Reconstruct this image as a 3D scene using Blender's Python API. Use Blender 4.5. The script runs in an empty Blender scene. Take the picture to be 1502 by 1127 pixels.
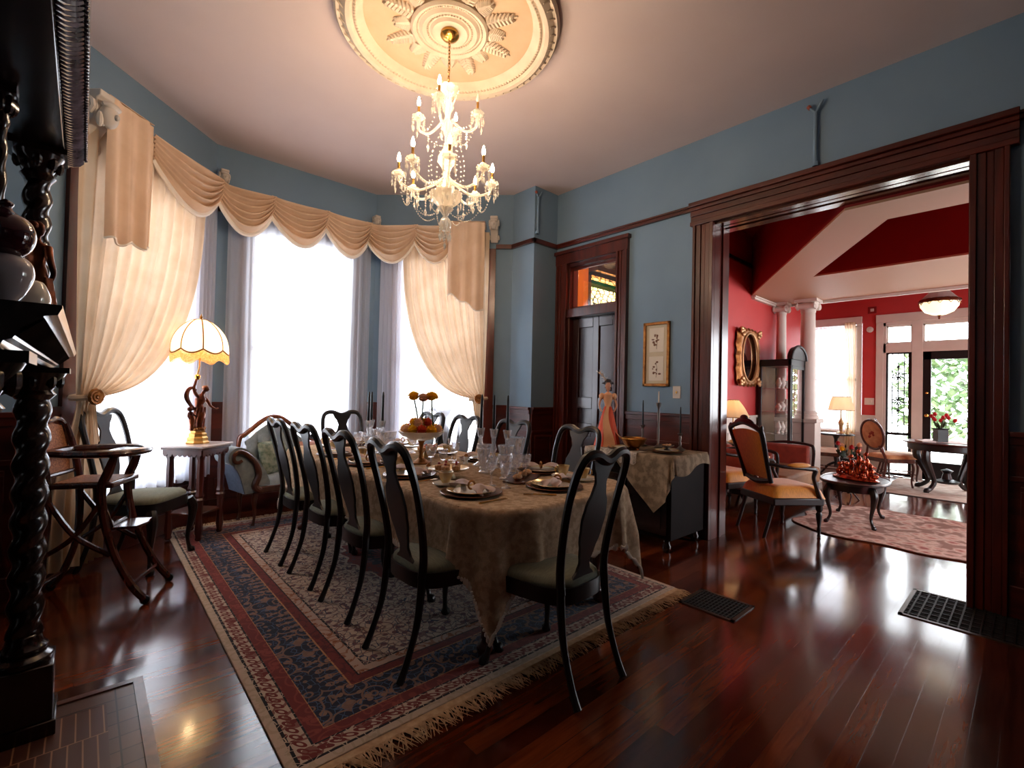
import bpy, math, random
from mathutils import Vector, Matrix
random.seed(7)
PI = math.pi
sc = bpy.context.scene
COL = sc.collection
def sr(c):
    return tuple(((v/255)/12.92 if v/255 <= .04045 else ((v/255+.055)/1.055)**2.4) for v in c)
# ---------------------------------------------------------------- node helpers
def newmat(name):
    m = bpy.data.materials.new(name); m.use_nodes = True
    nt = m.node_tree; nt.nodes.clear()
    out = nt.nodes.new('ShaderNodeOutputMaterial')
    return m, nt, out
def nd(nt, t, ins=None, **kw):
    n = nt.nodes.new(t)
    for k, v in kw.items(): setattr(n, k, v)
    for k, v in (ins or {}).items():
        if isinstance(v, bpy.types.NodeSocket): nt.links.new(v, n.inputs[k])
        else: n.inputs[k].default_value = v
    return n
def mth(nt, op, a, b=None, c=None):
    n = nt.nodes.new('ShaderNodeMath'); n.operation = op
    for i, v in enumerate((a, b, c)):
        if v is None: continue
        if isinstance(v, bpy.types.NodeSocket): nt.links.new(v, n.inputs[i])
        else: n.inputs[i].default_value = v
    return n.outputs[0]
def c4(c): return (*c, 1)
def mixc(nt, f, a, b, mode='MIX'):
    n = nt.nodes.new('ShaderNodeMix'); n.data_type = 'RGBA'; n.blend_type = mode
    for k, v in ((0, f), (6, a), (7, b)):
        if isinstance(v, bpy.types.NodeSocket): nt.links.new(v, n.inputs[k])
        else: n.inputs[k].default_value = v if k == 0 else (c4(v) if len(v) == 3 else v)
    return n.outputs[2]
def ramp(nt, f, stops, const=False):
    n = nt.nodes.new('ShaderNodeValToRGB')
    cr = n.color_ramp; cr.interpolation = 'CONSTANT' if const else 'LINEAR'
    while len(cr.elements) < len(stops): cr.elements.new(0.5)
    for e, (p, c) in zip(cr.elements, sorted(stops, key=lambda s: s[0])):
        e.position = p; e.color = c4(c)
    nt.links.new(f, n.inputs[0]); return n.outputs[0]
def coord(nt, kind='Object', scale=(1, 1, 1), rot=(0, 0, 0)):
    tc = nt.nodes.new('ShaderNodeTexCoord')
    mp = nd(nt, 'ShaderNodeMapping', {0: tc.outputs[kind], 'Scale': scale, 'Rotation': rot})
    return mp.outputs[0]
def pbr(name, col, rough=.5, metal=0, col2=None, nscale=6, stretch=(1, 1, 1), bump=0, bscale=None,
        spec=.5, coat=0, sheen=0, trans=0, ior=1.45, alpha=None, emis=None, estr=0, detail=4, sub=0):
    m, nt, out = newmat(name)
    p = nt.nodes.new('ShaderNodeBsdfPrincipled')
    nt.links.new(p.outputs[0], out.inputs[0])
    col = sr(col)
    v = coord(nt, 'Object', stretch)
    if col2 is not None:
        n = nd(nt, 'ShaderNodeTexNoise', {'Vector': v, 'Scale': nscale, 'Detail': detail})
        f = ramp(nt, n.outputs[0], [(.35, (0, 0, 0)), (.65, (1, 1, 1))])
        nt.links.new(mixc(nt, f, col, sr(col2)), p.inputs['Base Color'])
    else: p.inputs['Base Color'].default_value = c4(col)
    if bump:
        n2 = nd(nt, 'ShaderNodeTexNoise', {'Vector': v, 'Scale': bscale or nscale*4, 'Detail': 3})
        b = nd(nt, 'ShaderNodeBump', {'Height': n2.outputs[0], 'Strength': bump, 'Distance': .01})
        nt.links.new(b.outputs[0], p.inputs['Normal'])
    p.inputs['Roughness'].default_value = rough; p.inputs['Metallic'].default_value = metal
    p.inputs['Specular IOR Level'].default_value = spec; p.inputs['Coat Weight'].default_value = coat
    p.inputs['Sheen Weight'].default_value = sheen; p.inputs['Transmission Weight'].default_value = trans
    p.inputs['IOR'].default_value = ior
    if emis: p.inputs['Emission Color'].default_value = c4(sr(emis)); p.inputs['Emission Strength'].default_value = estr
    return m
def sheer(name, col, tfrac, tl=.5, bump=0, col2=None, nscale=30):
    """thin cloth: part open weave, part diffuse, part translucent"""
    m, nt, out = newmat(name)
    c = c4(sr(col))
    if col2:
        n = nd(nt, 'ShaderNodeTexNoise', {'Vector': coord(nt), 'Scale': nscale, 'Detail': 3})
        c = mixc(nt, ramp(nt, n.outputs[0], [(.4, (0, 0, 0)), (.6, (1, 1, 1))]), sr(col), sr(col2))
    d = nd(nt, 'ShaderNodeBsdfDiffuse', {0: c}); t = nd(nt, 'ShaderNodeBsdfTranslucent', {0: c})
    mx = nd(nt, 'ShaderNodeMixShader', {0: tl, 1: d.outputs[0], 2: t.outputs[0]})
    tr = nt.nodes.new('ShaderNodeBsdfTransparent')
    m2 = nd(nt, 'ShaderNodeMixShader', {0: tfrac, 1: mx.outputs[0], 2: tr.outputs[0]})
    nt.links.new(m2.outputs[0], out.inputs[0]); return m
def glassy(name, tint=(255, 255, 255), clear=.75, rough=.05, white=.25):
    """thin cut glass: mostly see-through, bright glossy facets, a little milky scatter"""
    m, nt, out = newmat(name)
    tr = nd(nt, 'ShaderNodeBsdfTransparent', {0: c4(sr(tint))})
    gl = nd(nt, 'ShaderNodeBsdfGlossy', {0: (1, 1, 1, 1), 'Roughness': rough})
    df = nd(nt, 'ShaderNodeBsdfTranslucent', {0: c4(sr(tint))}); dd = nd(nt, 'ShaderNodeBsdfDiffuse', {0: c4(sr(tint))})
    dm = nd(nt, 'ShaderNodeMixShader', {0: .5, 1: df.outputs[0], 2: dd.outputs[0]})
    g2 = nd(nt, 'ShaderNodeMixShader', {0: white, 1: gl.outputs[0], 2: dm.outputs[0]})
    lw = nd(nt, 'ShaderNodeLayerWeight', {0: .35})
    f = mth(nt, 'MAXIMUM', mth(nt, 'SUBTRACT', 1 - clear, 0), mth(nt, 'MULTIPLY', lw.outputs['Facing'], .9))
    mx = nd(nt, 'ShaderNodeMixShader', {0: f, 1: tr.outputs[0], 2: g2.outputs[0]})
    nt.links.new(mx.outputs[0], out.inputs[0]); return m
def emit(name, col, s):
    m, nt, out = newmat(name)
    e = nd(nt, 'ShaderNodeEmission', {0: c4(sr(col)), 1: s}); nt.links.new(e.outputs[0], out.inputs[0]); return m
def wood(name, c1, c2, rough=.3, scale=3, coat=.3, st=(1, 1, .12), bump=.05):
    m, nt, out = newmat(name)
    p = nt.nodes.new('ShaderNodeBsdfPrincipled'); nt.links.new(p.outputs[0], out.inputs[0])
    v = coord(nt, 'Object', st)
    n = nd(nt, 'ShaderNodeTexNoise', {'Vector': v, 'Scale': scale*6, 'Detail': 5, 'Distortion': .6})
    nt.links.new(ramp(nt, n.outputs[0], [(.3, sr(c1)), (.7, sr(c2))]), p.inputs['Base Color'])
    p.inputs['Roughness'].default_value = rough; p.inputs['Coat Weight'].default_value = coat; p.inputs['Coat Roughness'].default_value = .15
    b = nd(nt, 'ShaderNodeBump', {'Height': n.outputs[0], 'Strength': bump, 'Distance': .01}); nt.links.new(b.outputs[0], p.inputs['Normal'])
    return m
# ---------------------------------------------------------------- mesh builder
class MB:
    def __init__(s): s.v = []; s.f = []; s.m = None
    def add(s, vs, fs, mat=None):
        o = len(s.v); M = mat or s.m
        s.v += [tuple(M @ Vector(q)) for q in vs] if M else [tuple(q) for q in vs]
        s.f += [tuple(i+o for i in f) for f in fs]; return s
    def box(s, x0, x1, y0, y1, z0, z1, mat=None):
        return s.add([(x, y, z) for z in (z0, z1) for y in (y0, y1) for x in (x0, x1)],
                     [(0, 2, 3, 1), (4, 5, 7, 6), (0, 1, 5, 4), (2, 6, 7, 3), (0, 4, 6, 2), (1, 3, 7, 5)], mat)
    def lathe(s, prof, c=(0, 0, 0), n=20, mat=None, sx=1, sy=1, a0=0, flute=0, nf=0):
        vs = []; fs = []; k = len(prof)
        for i in range(n):
            a = a0 + 2*PI*i/n
            for r, z in prof:
                rr = r*(1 + flute*math.cos(nf*a)) if flute else r
                vs.append((c[0]+rr*math.cos(a)*sx, c[1]+rr*math.sin(a)*sy, c[2]+z))
        for i in range(n):
            j = (i+1) % n
            for q in range(k-1): fs.append((i*k+q, j*k+q, j*k+q+1, i*k+q+1))
        if prof[0][0] > 1e-4: fs.append(tuple(i*k for i in range(n))[::-1])
        if prof[-1][0] > 1e-4: fs.append(tuple(i*k+k-1 for i in range(n)))
        return s.add(vs, fs, mat)
    def tube(s, pts, r, n=8, mat=None, closed=False, flat=None, cap=True):
        P = [Vector(p) for p in pts]; L = len(P)
        R = r if isinstance(r, (list, tuple)) else [r]*L
        vs = []; fs = []; up = None
        for i in range(L):
            if closed: t = P[(i+1) % L]-P[i-1]
            else: t = P[min(i+1, L-1)]-P[max(i-1, 0)]
            if t.length < 1e-9: t = Vector((0, 0, 1))
            t.normalize()
            if up is None: up = Vector((0, 0, 1)) if abs(t.z) < .9 else Vector((1, 0, 0))
            a = t.cross(up)
            if a.length < 1e-6: a = t.cross(Vector((0, 1, 0)))
            a.normalize(); b = a.cross(t).normalized(); up = b
            for k in range(n):
                w = 2*PI*k/n
                q = P[i]+a*(R[i]*math.cos(w)*(flat or 1))+b*(R[i]*math.sin(w)); vs.append(tuple(q))
        for i in range(L if closed else L-1):
            j = (i+1) % L
            for k in range(n):
                k2 = (k+1) % n; fs.append((i*n+k, i*n+k2, j*n+k2, j*n+k))
        if cap and not closed: fs.append(tuple(range(n))[::-1]); fs.append(tuple((L-1)*n+k for k in range(n)))
        return s.add(vs, fs, mat)
    def prism(s, poly, d0, d1, plane='xz', mat=None):
        n = len(poly)
        def mp(a, b, d): return {'xz': (a, d, b), 'yz': (d, a, b), 'xy': (a, b, d)}[plane]
        vs = [mp(a, b, d0) for a, b in poly]+[mp(a, b, d1) for a, b in poly]
        fs = [tuple(range(n)), tuple(range(2*n-1, n-1, -1))]+[(i, i+n, (i+1) % n+n, (i+1) % n) for i in range(n)]
        return s.add(vs, fs, mat)
    def grid(s, fn, nu, nv, th=0, mat=None, closeu=False):
        V = [[Vector(fn(i/nu, j/nv)) for j in range(nv+1)] for i in range(nu+1)]
        vs = [tuple(V[i][j]) for i in range(nu+1) for j in range(nv+1)]; w = nv+1
        fs = [(i*w+j, (i+1)*w+j, (i+1)*w+j+1, i*w+j+1) for i in range(nu) for j in range(nv)]
        if th:
            o = len(vs); T = []
            for i in range(nu+1):
                for j in range(nv+1):
                    a = V[min(i+1, nu)][j]-V[max(i-1, 0)][j]; b = V[i][min(j+1, nv)]-V[i][max(j-1, 0)]
                    n = a.cross(b); n = n.normalized() if n.length > 1e-12 else Vector((0, 0, 1)); T.append(tuple(V[i][j]-n*th))
            vs += T; fs += [tuple(k+o for k in reversed(f)) for f in fs]
            bd = [i*w for i in range(nu+1)]+[nu*w+j for j in range(1, nv+1)]+[i*w+nv for i in range(nu-1, -1, -1)]+[j for j in range(nv-1, 0, -1)]
            for k in range(len(bd)):
                a, b = bd[k], bd[(k+1) % len(bd)]; fs.append((a, a+o, b+o, b))
        return s.add(vs, fs, mat)
    def ball(s, c, r, n=10, m=7, mat=None):
        rx, ry, rz = r if isinstance(r, (tuple, list)) else (r, r, r)
        pr = [(math.sin(PI*i/m), -math.cos(PI*i/m)) for i in range(m+1)]
        vs = [(c[0], c[1], c[2]-rz)]; fs = []
        for i in range(1, m):
            for k in range(n):
                a = 2*PI*k/n; vs.append((c[0]+rx*pr[i][0]*math.cos(a), c[1]+ry*pr[i][0]*math.sin(a), c[2]+rz*pr[i][1]))
        vs.append((c[0], c[1], c[2]+rz)); e = len(vs)-1
        for k in range(n):
            k2 = (k+1) % n; fs.append((0, 1+k2, 1+k))
            for i in range(m-2): fs.append((1+i*n+k, 1+i*n+k2, 1+(i+1)*n+k2, 1+(i+1)*n+k))
            fs.append((e, 1+(m-2)*n+k, 1+(m-2)*n+k2))
        return s.add(vs, fs, mat)
    def bead(s, c, r, rz=None):
        x, y, z = c; rz = rz or r
        return s.add([(x+r, y, z), (x, y+r, z), (x-r, y, z), (x, y-r, z), (x, y, z+rz), (x, y, z-rz)],
                     [(0, 1, 4), (1, 2, 4), (2, 3, 4), (3, 0, 4), (1, 0, 5), (2, 1, 5), (3, 2, 5), (0, 3, 5)])
    def build(s, name, mat, parent=None, sharp=35, bevel=0, label=None, flatshade=False):
        me = bpy.data.meshes.new(name); me.from_pydata(s.v, [], s.f); me.validate()
        o = bpy.data.objects.new(name, me); COL.objects.link(o)
        for mm in (mat if isinstance(mat, (list, tuple)) else [mat]): me.materials.append(mm)
        if not flatshade:
            me.polygons.foreach_set('use_smooth', [True]*len(me.polygons)); me.set_sharp_from_angle(angle=math.radians(sharp))
        if bevel:
            b = o.modifiers.new('bevel', 'BEVEL'); b.width = bevel; b.segments = 2; b.limit_method = 'ANGLE'; b.angle_limit = math.radians(40)
        if parent: o.parent = parent
        if label: o['label'] = label
        return o
def Tm(x=0, y=0, z=0, rz=0, rx=0, ry=0, s=1):
    S = Matrix.Diagonal((*(s if isinstance(s, tuple) else (s, s, s)), 1))
    return Matrix.Translation((x, y, z)) @ Matrix.Rotation(rz, 4, 'Z') @ Matrix.Rotation(ry, 4, 'Y') @ Matrix.Rotation(rx, 4, 'X') @ S
def thing(name, label, cat, loc=(0, 0, 0), rz=0, group=None):
    o = bpy.data.objects.new(name, None); COL.objects.link(o); o.location = loc; o.rotation_euler = (0, 0, rz)
    o.empty_display_size = .1; o['label'] = label; o['category'] = cat
    if group: o['group'] = group
    return o
def tag(o, label, cat, group=None, loc=None, rz=None):
    o['label'] = label; o['category'] = cat
    if group: o['group'] = group
    if loc: o.location = loc
    if rz is not None: o.rotation_euler = (0, 0, rz)
    return o
def struct(o): o['kind'] = 'structure'; return o
def kids(o): return [c for c in COL.objects if c.parent == o]
def dup(root, loc, rz=0, label=None, group=None, scale=None):
    r = root.copy(); COL.objects.link(r); r.location = loc; r.rotation_euler = (0, 0, rz)
    if scale: r.scale = scale if isinstance(scale, tuple) else (scale,)*3
    if label: r['label'] = label
    if group: r['group'] = group
    for ch in kids(root):
        c = ch.copy(); COL.objects.link(c); c.parent = r
        for g in kids(ch):
            d = g.copy(); COL.objects.link(d); d.parent = c
    return r
def twist(r, z0, z1, c=(0, 0), turns=6, amp=.18, n=20, steps=70, taper=0):
    """barley-twist shaft as one grid (two-start spiral)"""
    m = MB()
    def fn(u, v):
        a = 2*PI*u; z = z0+(z1-z0)*v
        rr = r*(1-taper*v)*(1+amp*math.cos(2*a-2*PI*turns*v))
        return (c[0]+rr*math.cos(a), c[1]+rr*math.sin(a), z)
    return m.grid(fn, n, steps)
def smooth_path(pts, k=6):
    """Catmull-Rom resample; points may carry a radius as a fourth value"""
    out = []; n = len(pts)
    for i in range(n-1):
        p0, p1, p2, p3 = pts[max(i-1, 0)], pts[i], pts[i+1], pts[min(i+2, n-1)]
        for j in range(k):
            t = j/k
            out.append(tuple(.5*((2*b)+(-a+c)*t+(2*a-5*b+4*c-d)*t*t+(-a+3*b-3*c+d)*t**3) for a, b, c, d in zip(p0, p1, p2, p3)))
    out.append(tuple(pts[-1])); return out
def rtube(mb, pts4, n=8, k=5, mat=None, flat=None):
    q = smooth_path(pts4, k); return mb.tube([p[:3] for p in q], [p[3] for p in q], n, mat, flat=flat)
# ---------------------------------------------------------------- materials
LACQ = wood('black_lacquered_wood', (9, 5, 5), (22, 10, 9), .36, 3, .12)
MAHO = wood('mahogany_trim', (54, 15, 9), (92, 30, 16), .32, 2, .3)
MAHOX = wood('mahogany_trim_horizontal', (54, 15, 9), (92, 30, 16), .32, 2, .3, st=(.12, .12, 1))
DARKW = wood('dark_carved_wood', (16, 8, 7), (34, 17, 13), .2, 3, .5)
WALN = wood('walnut', (62, 27, 15), (98, 48, 27), .3, 3, .3)
BLUE = pbr('blue_wall_paint', (124, 150, 171), .75, 0, (117, 143, 165), 1.5, bump=.03, bscale=60)
CEIL = pbr('ceiling_plaster', (226, 206, 200), .9, 0, (220, 199, 193), 1.2)
PLAST = pbr('cream_plaster_relief', (232, 214, 190), .7, 0, (220, 200, 175), 8)
PEACH = pbr('peach_plaster_field', (232, 198, 162), .8, 0, (224, 188, 150), 5)
RED = pbr('red_wall_paint', (198, 62, 60), .55, 0, (190, 56, 54), 1.5)
DRED = pbr('deep_red_ceiling_paint', (128, 16, 14), .7)
TAN = pbr('cream_soffit_paint', (188, 146, 116), .6)
WHITE = pbr('white_gloss_paint', (222, 212, 200), .45, 0, (212, 202, 190), 3)
GOLD = pbr('antique_gold', (170, 112, 54), .4, .6, (130, 78, 30), 25, bump=.3, bscale=60)
BRASS = pbr('brass', (214, 164, 84), .25, 1)
BRONZE = pbr('bronze', (128, 66, 34), .38, .7, (70, 30, 18), 12, bump=.2)
COPPER = pbr('copper', (206, 112, 74), .25, .9, (120, 50, 34), 20)
PORC = pbr('white_porcelain', (232, 226, 214), .15, 0, coat=.4)
GOLDCH = pbr('gilded_china', (200, 160, 92), .22, .35, (225, 205, 165), 14)
CRYST = glassy('cut_crystal', (255, 250, 240), .32, .08, .82)
CRYT = glassy('table_crystal', (250, 250, 252), .5, .06, .45)
GLASSW = glassy('clear_drinking_glass', (250, 250, 252), .8, .04, .2)
PANE = glassy('window_pane', (255, 255, 255), .96, .02, .0)
BLACKC = pbr('black_wax', (16, 20, 22), .35)
CREAMF = sheer('cream_drapery', (232, 208, 180), .0, .24, col2=(224, 198, 168), nscale=5)
SWAGF = sheer('cream_swag_fabric', (246, 218, 190), .0, .2, col2=(238, 208, 178), nscale=5)
SHEERF = sheer('white_sheer_voile', (238, 240, 250), .26, .6)
FRINGE = pbr('ivory_fringe', (250, 240, 226), .9)
SEATF = pbr('pale_sage_seat_fabric', (124, 126, 108), .9, 0, (108, 110, 94), 30, (1, 8, 1))
BLUEF = pbr('slate_blue_damask', (92, 108, 132), .7, 0, (74, 90, 114), 40, sheen=.3)
GREYF = pbr('grey_green_tufted_fabric', (148, 160, 166), .7, 0, (124, 138, 144), 18, sheen=.3)
YELF = pbr('golden_yellow_silk', (224, 148, 40), .5, 0, (204, 128, 30), 10, (12, 12, .6), sheen=.3)
RUSTF = pbr('rust_red_velvet', (150, 60, 34), .6, 0, (128, 46, 26), 10, sheen=.4)
TANF = pbr('tan_upholstery', (150, 108, 72), .7, 0, (132, 94, 60), 10)
BLK = pbr('black_painted_frame', (18, 14, 16), .35)
IRON = pbr('wrought_iron', (20, 24, 22), .5, .4)
CANE = pbr('woven_cane', (196, 130, 84), .6, 0, (130, 80, 50), 120)
MIRR = pbr('mirror_glass', (200, 200, 204), .03, 1)
NAPK = pbr('pink_white_napkin', (226, 206, 200), .85, 0, (214, 190, 184), 10)
# ---------------------------------------------------------------- camera (level-ish 16.6 mm view from 1.3 m)
F_, YAW, PIT, ROL = 692.64, .735708, .0153911, -.0219779
def cam_setup():
    f = Vector((math.sin(YAW)*math.cos(PIT), math.cos(YAW)*math.cos(PIT), math.sin(PIT)))
    r = Vector((math.cos(YAW), -math.sin(YAW), 0)); u = r.cross(f)
    r2 = r*math.cos(ROL)-u*math.sin(ROL); u2 = r*math.sin(ROL)+u*math.cos(ROL)
    cd = bpy.data.cameras.new('camera'); cd.sensor_width = 36; cd.lens = F_/1502*36; cd.clip_start = .02; cd.clip_end = 200
    co = bpy.data.objects.new('camera', cd); COL.objects.link(co)
    co.matrix_world = Matrix(((r2.x, u2.x, -f.x, 0), (r2.y, u2.y, -f.y, 0), (r2.z, u2.z, -f.z, 1.3), (0, 0, 0, 1)))
    sc.camera = co
cam_setup()
sc.view_settings.view_transform = 'Standard'; sc.view_settings.look = 'None'; sc.view_settings.gamma = 1
sc.view_settings.use_curve_mapping = False; sc.view_settings.exposure = 0
sc.cycles.caustics_reflective = False; sc.cycles.caustics_refractive = False
sc.cycles.sample_clamp_indirect = 6; sc.cycles.transparent_max_bounces = 24; sc.cycles.max_bounces = 8; sc.cycles.diffuse_bounces = 4
# ================================================================ ROOM SHELL (metres; x = across, y = towards the bay, z = up)
Q = 2**-.5
H = 3.70; XR = 4.22; XL = -.66; YB = -4.2
# ---- floor boards
def floor_mat(name, dark, mid, light):
    m, nt, out = newmat(name)
    p = nt.nodes.new('ShaderNodeBsdfPrincipled'); nt.links.new(p.outputs[0], out.inputs[0])
    v = coord(nt, 'Object')
    br = nd(nt, 'ShaderNodeTexBrick', {'Vector': v, 'Color1': (0, 0, 0, 1), 'Color2': (1, 1, 1, 1), 'Mortar': (.5, .5, .5, 1), 'Scale': 1.0,
            'Mortar Size': .0012, 'Mortar Smooth': .3, 'Bias': 0, 'Brick Width': 1.7, 'Row Height': .083}, offset=.37)
    n = nd(nt, 'ShaderNodeTexNoise', {'Vector': coord(nt, 'Object', (1.2, 14, 1)), 'Scale': 3, 'Detail': 6, 'Distortion': .8})
    big = nd(nt, 'ShaderNodeTexNoise', {'Vector': v, 'Scale': .9, 'Detail': 2})
    f = mth(nt, 'ADD', mth(nt, 'MULTIPLY', br.outputs[0], .35), mth(nt, 'ADD', mth(nt, 'MULTIPLY', n.outputs[0], .55), mth(nt, 'MULTIPLY', big.outputs[0], .2)))
    c = ramp(nt, f, [(.25, sr(dark)), (.5, sr(mid)), (.8, sr(light))])
    c = mixc(nt, br.outputs[1], c, sr((14, 6, 5)))
    nt.links.new(c, p.inputs['Base Color'])
    wear = ramp(nt, nd(nt, 'ShaderNodeTexNoise', {'Vector': v, 'Scale': 2.3, 'Detail': 5}).outputs[0], [(.35, (.11,)*3), (.7, (.2,)*3)])
    nt.links.new(wear, p.inputs['Roughness'])
    hgt = mth(nt, 'SUBTRACT', mth(nt, 'MULTIPLY', n.outputs[0], .25), br.outputs[1])
    b = nd(nt, 'ShaderNodeBump', {'Height': hgt, 'Strength': .16, 'Distance': .002}); nt.links.new(b.outputs[0], p.inputs['Normal'])
    p.inputs['Coat Weight'].default_value = .35; p.inputs['Coat Roughness'].default_value = .10
    return m
FLOOR = floor_mat('polished_heart_pine', (32, 11, 6), (78, 30, 13), (122, 56, 25))
struct(MB().box(-1.0, 11, -4.4, 6.1, -.06, 0).build('floor', FLOOR))
# ---- walls of the dining room
def wall(name, mat, boxes, parent=None):
    m = MB()
    for b in boxes: m.box(*b)
    return struct(m.build(name, mat, parent))
wall('wall_right', BLUE, [(XR, XR+.15, YB, .10, 0, H), (XR, XR+.15, 2.10, 3.0, 0, H), (XR, XR+.15, 3.0, 3.7, 2.82, H), (XR, XR+.15, 3.7, 4.4, 0, H),
                          (XR, XR+.15, .10, 2.10, 3.0, H)])
wall('wall_corner', BLUE, [(3.83, XR, 3.90, 4.50, 0, H)])
wall('wall_corner_left', BLUE, [(XL, -.27, 3.90, 4.50, 0, H)])
wall('wall_left', BLUE, [(XL-.15, XL, YB, 4.5, 0, H)])
wall('wall_back', DARKW, [(XL-.15, XR+.15, YB-.15, YB, 0, H)])  # unseen; dark finish and distance chosen to cut bounce light
struct(MB().prism([(-1, YB-.2), (XR+.15, YB-.2), (XR+.15, 4.35), (2.75, 5.8), (.8, 5.8), (-.5, 4.6), (-1, 4.6)], H, H+.08, 'xy').build('ceiling', CEIL))
# bay: three walls, each with a window hole
BAYL = Matrix(((Q, -Q, 0, -.27), (Q, Q, 0, 4.28), (0, 0, 1, 0), (0, 0, 0, 1)))     # local x along the wall, local -y into the room
BAYC = Matrix(((1, 0, 0, .92), (0, 1, 0, 5.47), (0, 0, 1, 0), (0, 0, 0, 1)))
BAYR = Matrix(((Q, Q, 0, 2.64), (-Q, Q, 0, 5.46), (0, 0, 1, 0), (0, 0, 0, 1)))
SILL, HEAD = .46, 2.92
def bay(nm, M, Lw, w0, w1, n):
    m = MB(); m.m = M; e = .08
    m.box(-e, w0, 0, .16, 0, H); m.box(w1, Lw+e, 0, .16, 0, H); m.box(w0, w1, 0, .16, 0, SILL); m.box(w0, w1, 0, .16, HEAD, H)
    struct(m.build('wall_'+nm, BLUE))
    # mahogany panelling below and beside the window
    m = MB(); m.m = M
    m.box(0, w0-.10, -.018, 0, SILL-.03, 1.10); m.box(w1+.10, Lw, -.018, 0, SILL-.03, 1.10); m.box(0, Lw, -.018, 0, 0, SILL-.03)
    m.box(0, w0-.10, -.035, 0, 1.08, 1.13); m.box(w1+.10, Lw, -.035, 0, 1.08, 1.13); m.box(0, Lw, -.035, 0, 0, .17)
    k = 3
    for i in range(k):
        a = (Lw)*i/k+.06; b = (Lw)*(i+1)/k-.06
        m.box(a, b, -.028, 0, .22, .25); m.box(a, b, -.028, 0, SILL-.12, SILL-.09)
        m.box(a, a+.03, -.028, 0, .25, SILL-.12); m.box(b-.03, b, -.028, 0, .25, SILL-.12)
    struct(m.build('trim_panelling', MAHOX))
    m = MB(); m.m = M
    m.box(0, w0-.11, -.04, 0, 3.03, 3.08); m.box(w1+.11, Lw, -.04, 0, 3.03, 3.08)
    m.box(w0-.11, w0, -.03, 0, SILL-.05, HEAD+.11); m.box(w1, w1+.11, -.03, 0, SILL-.05, HEAD+.11)
    m.box(w0, w1, -.03, 0, HEAD, HEAD+.11); m.box(w0-.13, w1+.13, -.06, 0, SILL-.05, SILL-.01)
    struct(m.build('trim_window_casing', MAHO))
    m = MB(); m.m = M
    for a, b in ((w0, w0+.045), (w1-.045, w1)): m.box(a, b, .03, .08, SILL, HEAD)
    for z in (SILL, (SILL+HEAD)/2-.02, HEAD-.05): m.box(w0, w1, .035, .075, z, z+.05)
    f = struct(m.build('window_%d' % n, WHITE))
    m = MB(); m.m = M; m.box(w0+.04, w1-.04, .052, .056, SILL+.04, HEAD-.04)
    m.build('pane', PANE, f)
bay('bay_left', BAYL, 1.683, .31, 1.37, 1)
bay('bay_centre', BAYC, 1.72, .33, 1.39, 2)
bay('bay_right', BAYR, 1.683, .31, 1.37, 3)
# picture rail, wainscot, skirting on the straight walls
def rail(y0, y1, z0=3.03, z1=3.08, d=.035): return (XR-d, XR, y0, y1, z0, z1)
m = MB()
m.box(*rail(2.1, 3.90)); m.box(XR-.05, XR, 2.1, 3.9, 3.06, 3.08); m.box(*rail(YB, .10)); m.box(XR-.05, XR, YB, .1, 3.06, 3.08)
m.box(3.79, XR, 3.86, 3.90, 3.03, 3.08); m.box(3.79, 3.83, 3.86, 4.3, 3.03, 3.08)
struct(m.build('trim_picture_rail', MAHOX, bevel=.004))
def wains(name, fr, L, zt=1.12):
    """panelled dado; fr maps (along, out, z) to the world"""
    m = MB(); m.m = fr
    m.box(0, L, -.018, 0, 0, zt-.03); m.box(0, L, -.045, 0, zt-.03, zt); m.box(0, L, -.03, 0, zt-.08, zt-.03)
    m.box(0, L, -.04, 0, 0, .19); m.box(0, L, -.03, 0, zt-.30, zt-.27)
    n = max(1, round(L/.5))
    for i in range(n):
        a, b = L*i/n+.05, L*(i+1)/n-.05
        m.box(a, b, -.028, 0, .25, .28); m.box(a, b, -.028, 0, zt-.36, zt-.33)
        m.box(a, a+.03, -.028, 0, .28, zt-.36); m.box(b-.03, b, -.028, 0, .28, zt-.36)
    return struct(m.build(name, MAHOX, bevel=.003))
def frame(o, d):   # o origin, d unit direction along the wall; -y local = into the room (left of d rotated)
    return Matrix(((d[0], -d[1], 0, o[0]), (d[1], d[0], 0, o[1]), (0, 0, 1, 0), (0, 0, 0, 1)))
wains('trim_wainscot_right', frame((XR, 2.89), (0, -1)), .75)
wains('trim_wainscot_right', frame((XR, .10), (0, -1)), 4.3)
wains('trim_wainscot_corner', frame((3.83, 3.90), (1, 0)), .39)
wains('trim_wainscot_corner', frame((3.83, 4.30), (0, -1)), .40)
wains('trim_wainscot_left', frame((XL, YB), (0, 1)), 8.1)
wains('trim_wainscot_left', frame((XL, 3.90), (1, 0)), .39)
# ---- wide opening to the parlour: moulded casing, deep jambs, pocket-door track
def moulded(m, a0, a1, z0, z1, x=XR, s=-1, steps=((0, .05), (.18, .035), (.42, .028), (.62, .04), (.86, .055))):
    """vertical casing board a0..a1 (y) from z0 to z1, proud of the wall in steps across its width"""
    for i, (t, d) in enumerate(steps):
        t2 = steps[i+1][0] if i+1 < len(steps) else 1
        ya, yb = a0+(a1-a0)*t, a0+(a1-a0)*t2
        m.box(min(x, x+s*d), max(x, x+s*d), min(ya, yb), max(ya, yb), z0, z1)
m = MB(); moulded(m, 1.95, 2.14, 0, 2.88); moulded(m, .28, .10, 0, 2.88); struct(m.build('trim_opening_casing', MAHO, bevel=.004))
m = MB()
for z0, z1, d in ((2.88, 2.92, .05), (2.92, 2.97, .035), (2.97, 3.02, .045), (3.02, 3.05, .06), (3.05, 3.09, .085)): m.box(XR-d, XR, .06, 2.17, z0, z1)
struct(m.build('trim_opening_header', MAHOX, bevel=.004))
m = MB()
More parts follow.
